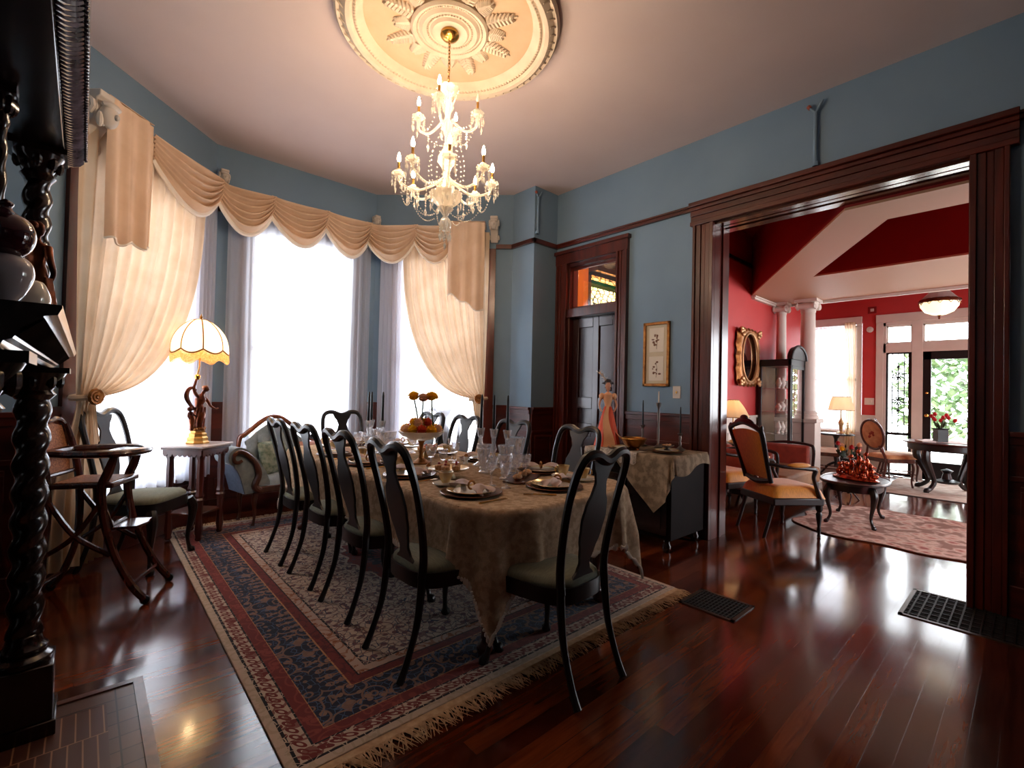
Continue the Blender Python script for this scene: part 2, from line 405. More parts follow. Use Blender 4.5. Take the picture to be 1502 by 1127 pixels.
m.box(XR, 4.52, 1.95, 2.0, 0, 2.88); m.box(XR, 4.52, .23, .28, 0, 2.88)
m.box(4.36, 4.40, 1.935, 1.96, 0, 2.88); m.box(4.36, 4.40, .27, .295, 0, 2.88)
struct(m.build('trim_opening_jamb', MAHO))
m = MB(); m.box(XR, 4.30, .23, 2.0, 2.86, 2.92); m.box(4.335, 4.385, .23, 2.0, 2.865, 2.92); m.box(4.42, 4.52, .23, 2.0, 2.86, 2.92); m.box(XR, 4.52, .1, 2.14, 2.90, 3.0)
struct(m.build('trim_opening_track', wood('varnished_head_lining', (60, 30, 22), (84, 44, 30), .15, 2, .8, (.12, .12, 1))))
# ---- panelled door with transom
m = MB(); moulded(m, 3.0, 2.86, 0, 2.82); moulded(m, 3.70, 3.86, 0, 2.82)
m.box(XR-.04, XR, 2.86, 3.88, 2.82, 2.94); m.box(XR-.06, XR, 2.84, 3.89, 2.94, 2.98); m.box(XR-.03, XR+.10, 3.0, 3.7, 2.18, 2.28)
m.box(XR, XR+.15, 2.97, 3.02, 0, 2.82); m.box(XR, XR+.15, 3.68, 3.73, 0, 2.82); m.box(XR, XR+.15, 3.0, 3.7, 2.78, 2.84)
struct(m.build('trim_door_casing', MAHO, bevel=.003))
d = struct(MB().box(XR+.09, XR+.12, 3.02, 3.68, .01, 2.18).build('door_1', wood('dark_door_wood', (36, 16, 16), (56, 28, 26), .2, 2, .5)))
m = MB(); dx0, dx1 = XR+.07, XR+.09
for a, b in ((3.02, 3.11), (3.30, 3.38), (3.59, 3.68)): m.box(dx0, dx1, a, b, .01, 2.18)
for z0, z1 in ((.01, .25), (.80, .95), (1.12, 1.25), (2.06, 2.18)): m.box(dx0, dx1, 3.112, 3.298, z0, z1); m.box(dx0, dx1, 3.382, 3.588, z0, z1)
m.build('stile_and_rail', wood('dark_door_wood_frame', (40, 18, 17), (60, 30, 27), .18, 2, .6), d, bevel=.004)
m = MB(); m.lathe([(.001, 0), (.025, .005), (.028, .02), (.012, .03), (.012, .05), (.03, .07), (.032, .085), (.02, .1), (.001, .104)], mat=Tm(XR+.07, 3.065, 1.03, ry=-PI/2))
m.build('door_handle', BRASS, d)
f = struct(MB().box(XR+.05, XR+.08, 3.0, 3.03, 2.28, 2.78).box(XR+.05, XR+.08, 3.67, 3.70, 2.28, 2.78).box(XR+.05, XR+.08, 3.03, 3.67, 2.28, 2.31).box(XR+.05, XR+.08, 3.03, 3.67, 2.75, 2.78).build('window_4', MAHO))
MB().box(XR+.062, XR+.066, 3.03, 3.67, 2.31, 2.75).build('pane', PANE, f)
# hall seen through the transom: orange wall, dark beams, a stained-glass window
AMB = pbr('amber_wall_paint', (206, 124, 30), .8)
wall('wall_hall_end', AMB, [(4.37, 5.7, 4.6, 4.7, 0, 3.62), (5.7, 6.9, 4.6, 4.7, 0, 2.5), (5.7, 6.9, 4.6, 4.7, 3.16, 3.62)])
wall('wall_hall_side', AMB, [(6.9, 7.0, 3.0, 4.7, 0, 3.62)])
struct(MB().box(4.37, 7.0, 3.0, 5.1, 3.62, 3.7).build('ceiling_hall', AMB))
m = MB(); m.box(5.7, 6.9, 4.42, 4.6, 3.16, 3.62); m.box(5.7, 6.9, 4.36, 4.6, 3.28, 3.34); m.box(5.7, 6.9, 4.30, 4.6, 3.44, 3.62)
struct(m.build('trim_hall_beam', DARKW))
f = struct(MB().box(5.7, 6.9, 4.57, 4.66, 2.5, 2.54).box(5.7, 6.9, 4.57, 4.66, 3.12, 3.16).box(5.7, 5.74, 4.57, 4.66, 2.5, 3.16).box(6.86, 6.9, 4.57, 4.66, 2.5, 3.16).build('window_5', DARKW))
mm, nt, out = newmat('stained_glass')
v = coord(nt, 'Object'); vo = nd(nt, 'ShaderNodeTexVoronoi', {'Vector': coord(nt, 'Object', (5, 1, 9)), 'Scale': 1.6}, feature='F1')
ed = nd(nt, 'ShaderNodeTexVoronoi', {'Vector': coord(nt, 'Object', (5, 1, 9)), 'Scale': 1.6}, feature='DISTANCE_TO_EDGE')
sx = nd(nt, 'ShaderNodeSeparateXYZ', {0: v})
band = ramp(nt, mth(nt, 'DIVIDE', sx.outputs[2], 4), [(0, sr((236, 214, 170))), (.735, sr((40, 84, 40))), (.765, sr((240, 196, 140)))], True)
cc = mixc(nt, .22, band, vo.outputs['Color'], 'MULTIPLY')
cc = mixc(nt, mth(nt, 'LESS_THAN', ed.outputs[0], .04), cc, (.01, .01, .01))
t = nd(nt, 'ShaderNodeBsdfTransparent', {0: cc}); nt.links.new(t.outputs[0], out.inputs[0])
MB().box(5.74, 6.86, 4.61, 4.62, 2.54, 3.12).build('pane', mm, f)
# ---- parlour shell
PW = 2.85
wall('wall_parlour_left', RED, [(4.37, 10.2, PW, PW+.12, 0, H)])
wall('wall_parlour_near', RED, [(4.37, 4.52, -3.2, .10, 0, H), (4.37, 4.52, 2.10, PW, 0, H), (4.37, 4.52, .10, 2.10, 3.0, H)])
struct(MB().box(4.37, 10.35, -3.2, 3.0, H, H+.08).build('ceiling_parlour', DRED))
# octagonal dropped soffit: red beam cheeks, cream underside
poly1 = [(7.40, 2.85), (6.74, 1.86), (4.98, .83), (4.52, 1.03)]
poly2 = [(4.52, 1.03), (4.98, .83), (4.98, -1.4), (4.52, -1.4)]
poly3 = [(7.40, 2.85), (8.50, 2.85), (8.50, -3.2), (6.75, -3.2), (6.74, 1.86)]
m = MB(); m2 = MB()
for p in (poly1, poly2, poly3): m.prism(p, 2.84, H, 'xy'); m2.prism(p, 2.82, 2.84, 'xy')
struct(m.build('trim_soffit_cheek', DRED)); struct(m2.build('trim_soffit', TAN))
m = MB(); m.box(8.5, 8.55, -3.2, 2.85, 2.78, 2.88); m.box(7.40, 8.5, 2.80, 2.85, 2.76, 2.82); m.box(7.38, 8.5, 2.78, 2.85, 2.79, 2.81)
struct(m.build('trim_soffit_moulding', WHITE))
wall('wall_parlour_right', RED, [(4.37, 5.2, -3.2, -3.1, 0, H), (7.2, 10.35, -3.2, -3.1, 0, H), (5.2, 7.2, -3.2, -3.1, 0, .5), (5.2, 7.2, -3.2, -3.1, 2.8, H)])
XF = 10.2
wall('wall_parlour_far', RED, [(XF, XF+.15, 2.84, 3.0, 0, H), (XF, XF+.15, 2.04, 2.84, 0, .72), (XF, XF+.15, 1.78, 2.04, 0, H), (XF, XF+.15, 2.04, 2.84, 2.66, H),
      (XF, XF+.15, -.1, 1.78, 2.66, H), (XF, XF+.15, -3.2, -.1, 0, .7), (XF, XF+.15, -3.2, -.1, 2.66, H)])
# white joinery on the far wall
m = MB()
m.box(XF-.03, XF, 2.04, 2.12, .72, 2.66); m.box(XF-.03, XF, 2.84, 2.85, .72, 2.66); m.box(XF-.05, XF, 2.04, 2.85, 2.62, 2.76); m.box(XF-.07, XF, 2.02, 2.85, .66, .72)
m.box(XF-.045, XF, -.1, 1.84, 2.62, 2.76); m.box(XF-.03, XF, 1.74, 1.84, 0, 2.62); m.box(XF-.02, XF+.1, -.1, 1.78, 2.56, 2.66)
m.box(XF-.02, XF+.1, 1.70, 1.78, 0, 2.62); m.box(XF-.025, XF+.1, 1.22, 1.36, 0, 2.62); m.box(XF-.02, XF+.1, -.1, 1.78, 2.10, 2.26)
struct(m.build('trim_far_joinery', WHITE, bevel=.004))
def wwains(name, fr, L, zt=1.02):
    m = MB(); m.m = fr
    m.box(0, L, -.02, 0, 0, zt-.03); m.box(0, L, -.045, 0, zt-.03, zt); m.box(0, L, -.035, 0, 0, .16); m.box(0, L, -.03, 0, zt-.2, zt-.18)
    for i in range(max(1, round(L/.4))):
        n = max(1, round(L/.4)); a, b = L*i/n+.04, L*(i+1)/n-.04
        m.box(a, b, -.028, 0, .2, .22); m.box(a, b, -.028, 0, zt-.25, zt-.23); m.box(a, a+.02, -.028, 0, .2, zt-.23); m.box(b-.02, b, -.028, 0, .2, zt-.23)
    return struct(m.build(name, WHITE))
wwains('trim_white_wainscot', frame((4.52, PW), (1, 0)), 5.68)
wwains('trim_white_wainscot', frame((XF, 2.04), (0, -1)), .2)
wwains('trim_white_wainscot', frame((XF, 2.85), (0, -1)), .81, .68)
m = MB(); m.box(4.52, 7.38, PW-.03, PW, 3.22, 3.27); struct(m.build('trim_parlour_rail', DARKW))
# far window, transoms, sidelight, glazed door
def win(n, mat, y0, y1, z0, z1, fw, x0=XF+.02, x1=XF+.06, mids=()):
    m = MB(); m.box(x0, x1, y0, y0+fw, z0, z1); m.box(x0, x1, y1-fw, y1, z0, z1); m.box(x0, x1, y0, y1, z0, z0+fw); m.box(x0, x1, y0, y1, z1-fw, z1)
    for z in mids: m.box(x0, x1, y0, y1, z, z+fw)
    f = struct(m.build('window_%d' % n, mat))
    MB().box((x0+x1)/2-.002, (x0+x1)/2+.002, y0+fw, y1-fw, z0+fw, z1-fw).build('pane', PANE, f); return f
win(6, WHITE, 2.12, 2.84, .72, 2.62, .04, mids=(1.62,))
win(7, WHITE, 1.36, 1.70, 2.26, 2.56, .02)
win(8, WHITE, .3, 1.22, 2.26, 2.56, .02)
m = MB(); m.box(XF, XF+.07, 1.36, 1.70, .02, .72)
f = win(9, BLK, 1.36, 1.72, .02, 2.12, .045, XF, XF+.07, (.70,))
m = MB(); x = XF+.03; yc = 1.54
for y in (1.46, yc, 1.62): m.tube([(x, y, .74), (x, y, 2.08)], .008, 5)
m.tube([(x, 1.41, 1.45), (x, 1.67, 1.45)], .008, 5)
for z in (1.86, 1.68, 1.30, 1.12): m.ball((x, yc, z), .024, 8, 5)
for z in (1.70, 1.28):
    for k in range(8):
        a = PI*k/4; m.tube([(x, yc+.02*math.cos(a), z+.02*math.sin(a)), (x, yc+.07*math.cos(a+.3), z+.07*math.sin(a+.3)), (x, yc+.08*math.cos(a+.7), z+.06*math.sin(a+.7))], .010, 4)
m.build('iron_grille', IRON, f)
m = MB()
for a, b in ((1.12, 1.22), (.28, .38)): m.box(XF, XF+.06, a, b, .01, 2.10)
for a, b in ((.01, .30), (1.97, 2.10)): m.box(XF, XF+.06, .28, 1.22, a, b)
d = struct(m.build('door_2', BLK)); MB().box(XF+.03, XF+.035, .38, 1.12, .3, 1.97).build('pane', PANE, d)
MB().ball((XF-.02, 1.17, 1.42), .02).ball((XF-.03, 1.17, 1.05), .028).build('door_handle', BRASS, d)
wall('wall_parlour_entry', WHITE, [(XF, XF+.15, -.1, .28, 0, 2.62)])
# porch/garden outside the front door
struct(MB().box(10.36, 16, -4, 6, -.12, -.04).build('floor_porch', pbr('pale_porch_floor', (214, 210, 200), .7)))
LEAF = pbr('garden_leaves', (96, 128, 84), .6, 0, (150, 176, 130), 6)
def bush(loc, s, seed):
    rnd = random.Random(seed); m = MB()
    for i in range(1300):
        a = rnd.uniform(0, 2*PI); e = rnd.uniform(-.9, 1); r = rnd.uniform(.6, 1)
        p = Vector((s[0]*r*math.cos(a)*math.cos(e), s[1]*r*math.sin(a)*math.cos(e), s[2]*(1+r*math.sin(e))))
        M = Matrix.Translation(p) @ Matrix.Rotation(rnd.uniform(0, 6), 4, 'Z') @ Matrix.Rotation(rnd.uniform(-1, 1), 4, 'X')
        m.add([(0, 0, 0), (.08, .12, .01), (0, .26, 0), (-.08, .12, .01)], [(0, 1, 2, 3)], M)
    t = thing('garden_shrub', 'leafy green tree seen through the glass of the far front door', 'tree', loc)
    m.build('foliage', LEAF, t); MB().lathe([(.06, 0), (.05, s[2]*.6), (.02, s[2]*1.4)], n=8).build('trunk', WALN, t)
bush((14.6, .9, -.04), (.7, 1.5, 1.45), 3)
# ---- floor registers and hearth
def register(loc, rz, L, W, label):
    t = thing('floor_register', label, 'floor vent', loc, rz, None)
    m = MB(); b = .022
    m.box(-L/2, L/2, -W/2, -W/2+b, 0, .006); m.box(-L/2, L/2, W/2-b, W/2, 0, .006); m.box(-L/2, -L/2+b, -W/2, W/2, 0, .006); m.box(L/2-b, L/2, -W/2, W/2, 0, .006)
    m.build('frame', pbr('dark_bronze_vent', (74, 58, 46), .4, .5), t)
    m = MB()
    for i in range(13): y = -W/2+b+(W-2*b)*(i+.5)/13; m.box(-L/2+b, L/2-b, y-.004, y+.004, .001, .005)
    for i in range(7): x = -L/2+b+(L-2*b)*(i+.5)/7; m.box(x-.004, x+.004, -W/2+b, W/2-b, .001, .0045)
    m.build('grille', pbr('black_vent_grille', (16, 12, 12), .6), t)
    MB().box(-L/2+b, L/2-b, -W/2+b, W/2-b, 0, .001).build('duct_shade', pbr('duct_shade_black', (4, 4, 4), 1), t)  # flat black sheet on the boards stands in for shade below the grille
register((2.95, 1.32, 0), 0, .31, .34, 'dark floor register at the fringed corner of the dining rug')
register((3.98, .24, 0), 0, .56, .62, 'dark floor register on bare boards beside the right jamb of the opening')
t = thing('hearth', 'tiled hearth set in the floor boards in front of the mantel', 'hearth', (-.17, 1.7, 0), 0)
TILE = pbr('brown_hearth_tile', (98, 62, 50), .35, 0, (76, 46, 38), 12)
mm, nt, out = newmat('hearth_strip_tile'); p = nd(nt, 'ShaderNodeBsdfPrincipled', {'Roughness': .35}); nt.links.new(p.outputs[0], out.inputs[0])
br = nd(nt, 'ShaderNodeTexBrick', {'Vector': coord(nt, 'Object'), 'Color1': c4(sr((84, 50, 40))), 'Color2': c4(sr((70, 42, 36))), 'Mortar': c4(sr((150, 110, 84))), 'Scale': 1, 'Mortar Size': .0025, 'Brick Width': .04, 'Row Height': .3}, offset=.5)
nt.links.new(br.outputs[0], p.inputs[0])
MB().box(-.30, .27, -1.2, .80, 0, .006).build('strip_tiles', mm, t)
mm, nt, out = newmat('hearth_border_tile'); p = nd(nt, 'ShaderNodeBsdfPrincipled', {'Roughness': .3}); nt.links.new(p.outputs[0], out.inputs[0])
br = nd(nt, 'ShaderNodeTexBrick', {'Vector': coord(nt, 'Object'), 'Color1': c4(sr((78, 56, 48))), 'Color2': c4(sr((96, 68, 58))), 'Mortar': c4(sr((20, 12, 10))), 'Scale': 1, 'Mortar Size': .003, 'Brick Width': .3, 'Row Height': .09}, offset=0)
nt.links.new(br.outputs[0], p.inputs[0])
MB().box(.27, .36, -1.2, .80, 0, .0065).build('border_tiles', mm, t)
MB().box(-.30, .36, .80, .9, 0, .0065).build('end_tiles', mm, t)
MB().box(.36, .395, -1.2, .93, 0, .012).box(-.30, .36, .9, .93, 0, .012).build('hearth_frame', WALN, t)
# ================================================================ RUG
def rug_mat():
    m, nt, out = newmat('oriental_rug_pile')
    p = nd(nt, 'ShaderNodeBsdfPrincipled', {'Roughness': .95, 'Sheen Weight': .2, 'Specular IOR Level': .1}); nt.links.new(p.outputs[0], out.inputs[0])
    co = coord(nt, 'Object'); s = nd(nt, 'ShaderNodeSeparateXYZ', {0: co}); X, Y = s.outputs[0], s.outputs[1]
    ax = mth(nt, 'ABSOLUTE', X); ay = mth(nt, 'ABSOLUTE', Y)
    dx = mth(nt, 'SUBTRACT', 1.22, ax); dy = mth(nt, 'SUBTRACT', 1.72, ay)
    d = mth(nt, 'MINIMUM', dx, dy)
    cream, red, navy, dk, gold = sr((196, 172, 150)), sr((116, 40, 34)), sr((26, 30, 48)), sr((20, 16, 22)), sr((186, 132, 84))
    mu = sr((190, 160, 140))
    S = [(0, cream), (.035, dk), (.045, cream), (.105, dk), (.112, red), (.165, gold), (.170, navy), (.350, gold), (.356, red), (.405, dk), (.412, mu), (.46, dk), (.47, cream)]
    base = ramp(nt, d, [(a, c) for a, c in S], True)
    # motif colours of the same bands
    S2 = [(0, sr((180, 158, 132))), (.035, dk), (.045, red), (.105, dk), (.112, sr((142, 62, 50))), (.165, gold), (.170, sr((146, 108, 88))), (.350, gold), (.356, sr((90, 28, 28))), (.405, dk), (.412, sr((150, 88, 50))), (.46, dk), (.47, sr((112, 72, 72)))]
    alt = ramp(nt, d, S2, True)
    S3 = [(0, cream), (.045, cream), (.112, red), (.170, sr((70, 92, 122))), (.350, red), (.412, mu), (.47, sr((56, 58, 80)))]
    alt2 = ramp(nt, d, S3, True)
    # mirrored coordinates make the pattern repeat like a woven one
    wob = nd(nt, 'ShaderNodeTexNoise', {'Vector': co, 'Scale': 9, 'Detail': 2})
    cv = nd(nt, 'ShaderNodeCombineXYZ', {0: mth(nt, 'ADD', ax, mth(nt, 'MULTIPLY', wob.outputs[0], .03)), 1: mth(nt, 'ADD', mth(nt, 'PINGPONG', Y, .31), mth(nt, 'MULTIPLY', wob.outputs[0], .03)), 2: 0})
    v1 = nd(nt, 'ShaderNodeTexVoronoi', {'Vector': cv.outputs[0], 'Scale': 19}, feature='F1')
    v2 = nd(nt, 'ShaderNodeTexVoronoi', {'Vector': cv.outputs[0], 'Scale': 27}, feature='DISTANCE_TO_EDGE')
    v3 = nd(nt, 'ShaderNodeTexVoronoi', {'Vector': cv.outputs[0], 'Scale': 11}, feature='F1')
    ring = mth(nt, 'LESS_THAN', mth(nt, 'ABSOLUTE', mth(nt, 'SUBTRACT', mth(nt, 'FRACT', mth(nt, 'MULTIPLY', v3.outputs[0], 2.6)), .5)), .12)
    c = mixc(nt, mth(nt, 'LESS_THAN', v1.outputs[0], .33), base, alt)
    c = mixc(nt, mth(nt, 'LESS_THAN', v2.outputs[0], .035), c, alt2)
    c = mixc(nt, mth(nt, 'MULTIPLY', ring, .8), c, alt)
    # scroll bands: repeated small rings
    per = mth(nt, 'PINGPONG', mth(nt, 'ADD', X, Y), .045)
    inb = mth(nt, 'MULTIPLY', mth(nt, 'GREATER_THAN', d, .05), mth(nt, 'LESS_THAN', d, .10))
    rr = mth(nt, 'SQRT', mth(nt, 'ADD', mth(nt, 'POWER', mth(nt, 'SUBTRACT', per, .022), 2), mth(nt, 'POWER', mth(nt, 'SUBTRACT', d, .075), 2)))
    c = mixc(nt, mth(nt, 'MULTIPLY', inb, mth(nt, 'LESS_THAN', mth(nt, 'ABSOLUTE', mth(nt, 'SUBTRACT', rr, .014)), .005)), c, red)
    # centre medallion and corner spandrels
    e = mth(nt, 'SQRT', mth(nt, 'ADD', mth(nt, 'POWER', mth(nt, 'MULTIPLY', X, 1.9), 2), mth(nt, 'POWER', Y, 2)))
    e = mth(nt, 'ADD', e, mth(nt, 'MULTIPLY', mth(nt, 'SINE', mth(nt, 'MULTIPLY', mth(nt, 'ARCTAN2', Y, mth(nt, 'MULTIPLY', X, 1.9)), 16)), .035))
    med = ramp(nt, e, [(0, sr((120, 60, 60))), (.16, navy), (.3, sr((128, 50, 44))), (.52, cream)], True)
    medf = mth(nt, 'MULTIPLY', mth(nt, 'LESS_THAN', e, .56), mth(nt, 'GREATER_THAN', v1.outputs[0], .3))
    c = mixc(nt, medf, c, med)
    nt.links.new(c, p.inputs[0])
    n = nd(nt, 'ShaderNodeTexNoise', {'Vector': co, 'Scale': 260, 'Detail': 1}); b = nd(nt, 'ShaderNodeBump', {'Height': n.outputs[0], 'Strength': .3, 'Distance': .002})
    nt.links.new(b.outputs[0], p.inputs['Normal']); return m
t = thing('oriental_rug', 'large cream, navy and red patterned rug with fringed ends under the dining table', 'rug', (1.77, 3.34, 0), math.radians(-.5))
MB().box(-1.22, 1.22, -1.72, 1.72, 0, .009).build('rug_body', rug_mat(), t, bevel=.003)
for sgn in (-1, 1):
    m = MB(); rnd = random.Random(5+sgn)
    m.box(-1.22, 1.22, *(sorted((sgn*1.72, sgn*1.755))), 0, .005)
    for i in range(620):
        x = -1.22+2.44*i/620+rnd.uniform(-.004, .004); L = rnd.uniform(.05, .1); dx = rnd.uniform(-.05, .05); h = rnd.uniform(.004, .014)
        m.tube([(x, sgn*1.752, .004), (x+dx*.4, sgn*(1.755+L*.5), h), (x+dx, sgn*(1.755+L), .003)], [.0028, .0024, .0012], 3, cap=False)
    m.build('fringe', pbr('rug_fringe_cotton', (214, 180, 140), .9, 0, (190, 150, 112), 30), t)
RZ = .0095
# ================================================================ DINING CHAIR (faces +y)
def cabriole(x, y, sx, sy, zt=.40, h0=.0):
    return [(x, y, zt, .030), (x+sx*.018, y+sy*.018, zt-.06, .034), (x+sx*.016, y+sy*.016, zt-.14, .026), (x-sx*.002, y-sy*.002, .13, .015),
            (x+sx*.006, y+sy*.006, .05, .014), (x+sx*.016, y+sy*.016, .022, .026), (x+sx*.02, y+sy*.02, h0+.008, .024), (x+sx*.02, y+sy*.02, h0, .02)]
def make_chair(name, label, cat, group=None, wood_=LACQ, seat_=SEATF, hs=1.0):
    t = thing(name, label, cat, (0, 0, 0), 0, group)
    # seat: trapezoid with rounded front
    def so(k, z, wf=.26, wb=.19, yf=.23, yb=-.21):
        pts = []
        for i in range(28):
            a = 2*PI*i/28; c, s_ = math.cos(a), math.sin(a)
            u = math.copysign(abs(c)**.55, c); v = math.copysign(abs(s_)**.55, s_)
            y = (yf+yb)/2+(yf-yb)/2*v*k; wd = wb+(wf-wb)*((v+1)/2)
            pts.append((u*wd*k, y, z))
        return pts
    m = MB(); lev = [(1, .435), (1.01, .445), (.99, .462), (.9, .478), (.6, .488), (.2, .491)]
    vs = []; fs = []
    for k, z in lev: vs += so(k*.95, z)
    for i in range(len(lev)-1):
        for j in range(28): fs.append((i*28+j, i*28+(j+1) % 28, (i+1)*28+(j+1) % 28, (i+1)*28+j))
    fs.append(tuple(range((len(lev)-1)*28, len(lev)*28))); m.add(vs, fs); m.build('seat', seat_, t, 60)
    m = MB(); vs = so(1, .375)+so(1, .445)+so(.9, .445)+so(.9, .375); fs = []
    for i in range(4):
        i2 = (i+1) % 4
        for j in range(28): fs.append((i*28+j, i*28+(j+1) % 28, i2*28+(j+1) % 28, i2*28+j))
    m.add(vs, fs); m.build('seat_rail', wood_, t)
    for s in (-1, 1):
        rtube(MB(), cabriole(s*.225, .195, s, 1), 9).build('leg', wood_, t)
        m = MB(); rtube(m, [(s*.175, -.19, .44, .019), (s*.176, -.195, .36, .019), (s*.178, -.215, .22, .016), (s*.182, -.26, .08, .015), (s*.184, -.295, .0, .018)], 8); m.build('leg', wood_, t)
    # back: hoop with stiles bowing back and a dipped yoke crest
    m = MB()
    L = [(.172, -.19, .43, .018), (.176, -.186, .52, .017), (.188, -.205, .66, .016), (.2, -.24, .82, .016), (.198, -.275, .94, .017), (.178, -.295, 1.005, .018),
         (.135, -.303, 1.03, .019), (.08, -.305, 1.028, .02), (.035, -.303, 1.008, .021), (0, -.302, 1.0, .021)]
    pts = L+[(-x, y, z, r) for x, y, z, r in L[::-1][1:]]
    q = smooth_path(pts, 4); m.tube([(a, b, .43+(c-.43)*hs) for a, b, c, d in q], [d*1.18 for a, b, c, d in q], 8, flat=.95)
    m.build('back_frame', wood_, t)
    # vase splat
    prof = [(.44, .07), (.47, .075), (.50, .045), (.53, .035), (.58, .05), (.66, .075), (.74, .085), (.80, .075), (.86, .048), (.90, .038), (.94, .05), (.98, .075), (1.005, .085)]
    m = MB()
    def fn(u, v):
        k = v*(len(prof)-1); i = min(int(k), len(prof)-2); f = k-i; f = f*f*(3-2*f)
        z = prof[i][0]+(prof[i+1][0]-prof[i][0])*(k-i); w_ = prof[i][1]+(prof[i+1][1]-prof[i][1])*f
        yb = -.185-.11*max(0, (z-.5)/.5)**1.2-.012*math.sin(PI*(z-.44)/.56)
        return ((u*2-1)*w_*1.08, yb, .43+(z-.43)*hs)
    m.grid(fn, 8, 36, th=.012).build('splat', wood_, t)
    return t
CH = 'black dining chairs drawn up to the long table'
c0 = make_chair('dining_chair', 'black yoke-back dining chair on the window side of table, farthest of the four nearest the settee', 'chair', CH)
c0.location = (1.37, 3.81, RZ); c0.rotation_euler.z = -PI/2
c0['label'] = 'black dining chair on the left side of the table, nearest the chaise'
dup(c0, (1.38, 3.27, RZ), -PI/2+.04, 'black dining chair on the left side of the table, second from the chaise')
dup(c0, (1.385, 2.70, RZ), -PI/2+.02, 'black dining chair on the left side of the table, second from the camera end')
dup(c0, (1.355, 2.03, RZ), -PI/2-.03, 'black dining chair on the left side of the table, closest to the camera')
dup(c0, (2.42, 2.26, RZ), PI/2-.05, 'black dining chair right of the table, in front of the sideboard')
dup(c0, (2.44, 2.98, RZ), PI/2, 'black dining chair right of the table, behind the three near black candles')
dup(c0, (2.44, 3.64, RZ), PI/2+.05, 'black dining chair right of the table, before the right tied curtain')
dup(c0, (2.46, 4.26, RZ), PI/2+.1, 'black dining chair right of the table, farthest, behind the flower compote')
dup(c0, (2.0, 4.62, RZ), PI-.1, 'black dining chair at the far head of the table against the white centre window')
dup(c0, (1.672, 1.54, RZ), math.radians(3), 'black dining chair in the foreground at the near head of the table', scale=(.93, 1, 1))
dup(c0, (3.08, 4.60, 0), PI*.80, 'black chair standing apart in the bay before the right window, beyond the table', 'black chairs standing apart in the bay', scale=(1, 1, 1.03))
dup(c0, (.335, 4.32, 0), math.radians(-126), 'black chair with pale sage seat beside the lamp table in the bay, facing right', 'black chairs standing apart in the bay', scale=(1, 1, 1.06))
# ================================================================ DINING TABLE
TX, TY, TW, TL, TZ = 1.955, 3.13, 1.22, 3.06, .74
t = thing('dining_table', 'long dark dining table hidden under a beige lace cloth', 'table', (TX, TY, RZ))
hx, hy, R_ = TW/2, TL/2, .3
def outline(e=0, n=10):
    pts = []
    for cx, cy, a0 in ((hx-R_, hy-R_, 0), (-hx+R_, hy-R_, PI/2), (-hx+R_, -hy+R_, PI), (hx-R_, -hy+R_, 3*PI/2)):
        for i in range(n+1): a = a0+PI/2*i/n; pts.append((cx+(R_+e)*math.cos(a), cy+(R_+e)*math.sin(a)))
    return pts
MB().prism(outline(), TZ-.03-RZ, TZ-RZ, 'xy').build('tabletop', MAHOX, t)
MB().prism(outline(-.1), TZ-.12-RZ, TZ-.03-RZ, 'xy').build('apron', MAHOX, t)
for sx in (-1, 1):
    for sy in (-1, 1): rtube(MB(), [(a, b, c*1.55, d*1.6) for a, b, c, d in cabriole(sx*.44, sy*1.3, sx, sy)], 10).build('leg', MAHO, t)
def drape_pt(x, y, z0, hx, hy, R_, flare=.16, rip=.02, freq=11, seed=0):
    """cloth point: flat on the top, falling below the rounded edge outside it"""
    qx, qy = abs(x)-(hx-R_), abs(y)-(hy-R_); sx = 1 if x >= 0 else -1; sy = 1 if y >= 0 else -1
    if qx > 0 and qy > 0:
        L = math.hypot(qx, qy); d = L-R_; nx, ny = qx/L, qy/L
        ex, ey = hx-R_+R_*nx, hy-R_+R_*ny
    else:
        if qx > qy: d = qx-R_; nx, ny = 1, 0; ex, ey = hx, abs(y)
        else: d = qy-R_; nx, ny = 0, 1; ex, ey = abs(x), hy
    if d <= 0: return (x, y, z0)
    ang = math.atan2(ny, nx); s_ = (ex*ny-ey*nx) if (qx > 0 and qy > 0) else (ey if nx else ex)
    k = min(1, d/.12)
    if qx > 0 and qy > 0: w = math.sin(ang*2); ro = .05*w*min(1, d/.3)*math.cos(ang*8+seed)+flare*.5*d
    else: ro = rip*math.sin((x*sy if ny else y*sx)*freq+seed)*k*min(1, d/.2)
    off = .012*min(1, d/.03)+flare*d*.5+ro
    return (sx*(ex+nx*off), sy*(ey+ny*off), z0-max(0, d-.004)*.985)
def lace_mat(name, c1, c2, clear, scale=40, edge=None):
    m, nt, out = newmat(name)
    v = nd(nt, 'ShaderNodeTexVoronoi', {'Vector': coord(nt), 'Scale': scale}, feature='DISTANCE_TO_EDGE')
    n = nd(nt, 'ShaderNodeTexNoise', {'Vector': coord(nt), 'Scale': scale*.22, 'Detail': 3})
    f = ramp(nt, n.outputs[0], [(.42, (0, 0, 0)), (.56, (1, 1, 1))])
    c = mixc(nt, f, sr(c1), sr(c2))
    d = nd(nt, 'ShaderNodeBsdfDiffuse', {0: c}); t_ = nd(nt, 'ShaderNodeBsdfTranslucent', {0: c})
    mx = nd(nt, 'ShaderNodeMixShader', {0: .3, 1: d.outputs[0], 2: t_.outputs[0]})
    tr = nt.nodes.new('ShaderNodeBsdfTransparent')
    hole = mth(nt, 'MULTIPLY', mth(nt, 'GREATER_THAN', v.outputs[0], .1), mth(nt, 'ADD', mth(nt, 'MULTIPLY', f, clear), clear*.3))
    m2 = nd(nt, 'ShaderNodeMixShader', {0: hole, 1: mx.outputs[0], 2: tr.outputs[0]}); nt.links.new(m2.outputs[0], out.inputs[0]); return m
LACE = lace_mat('beige_lace_cloth', (198, 168, 138), (230, 204, 172), .12, 120)
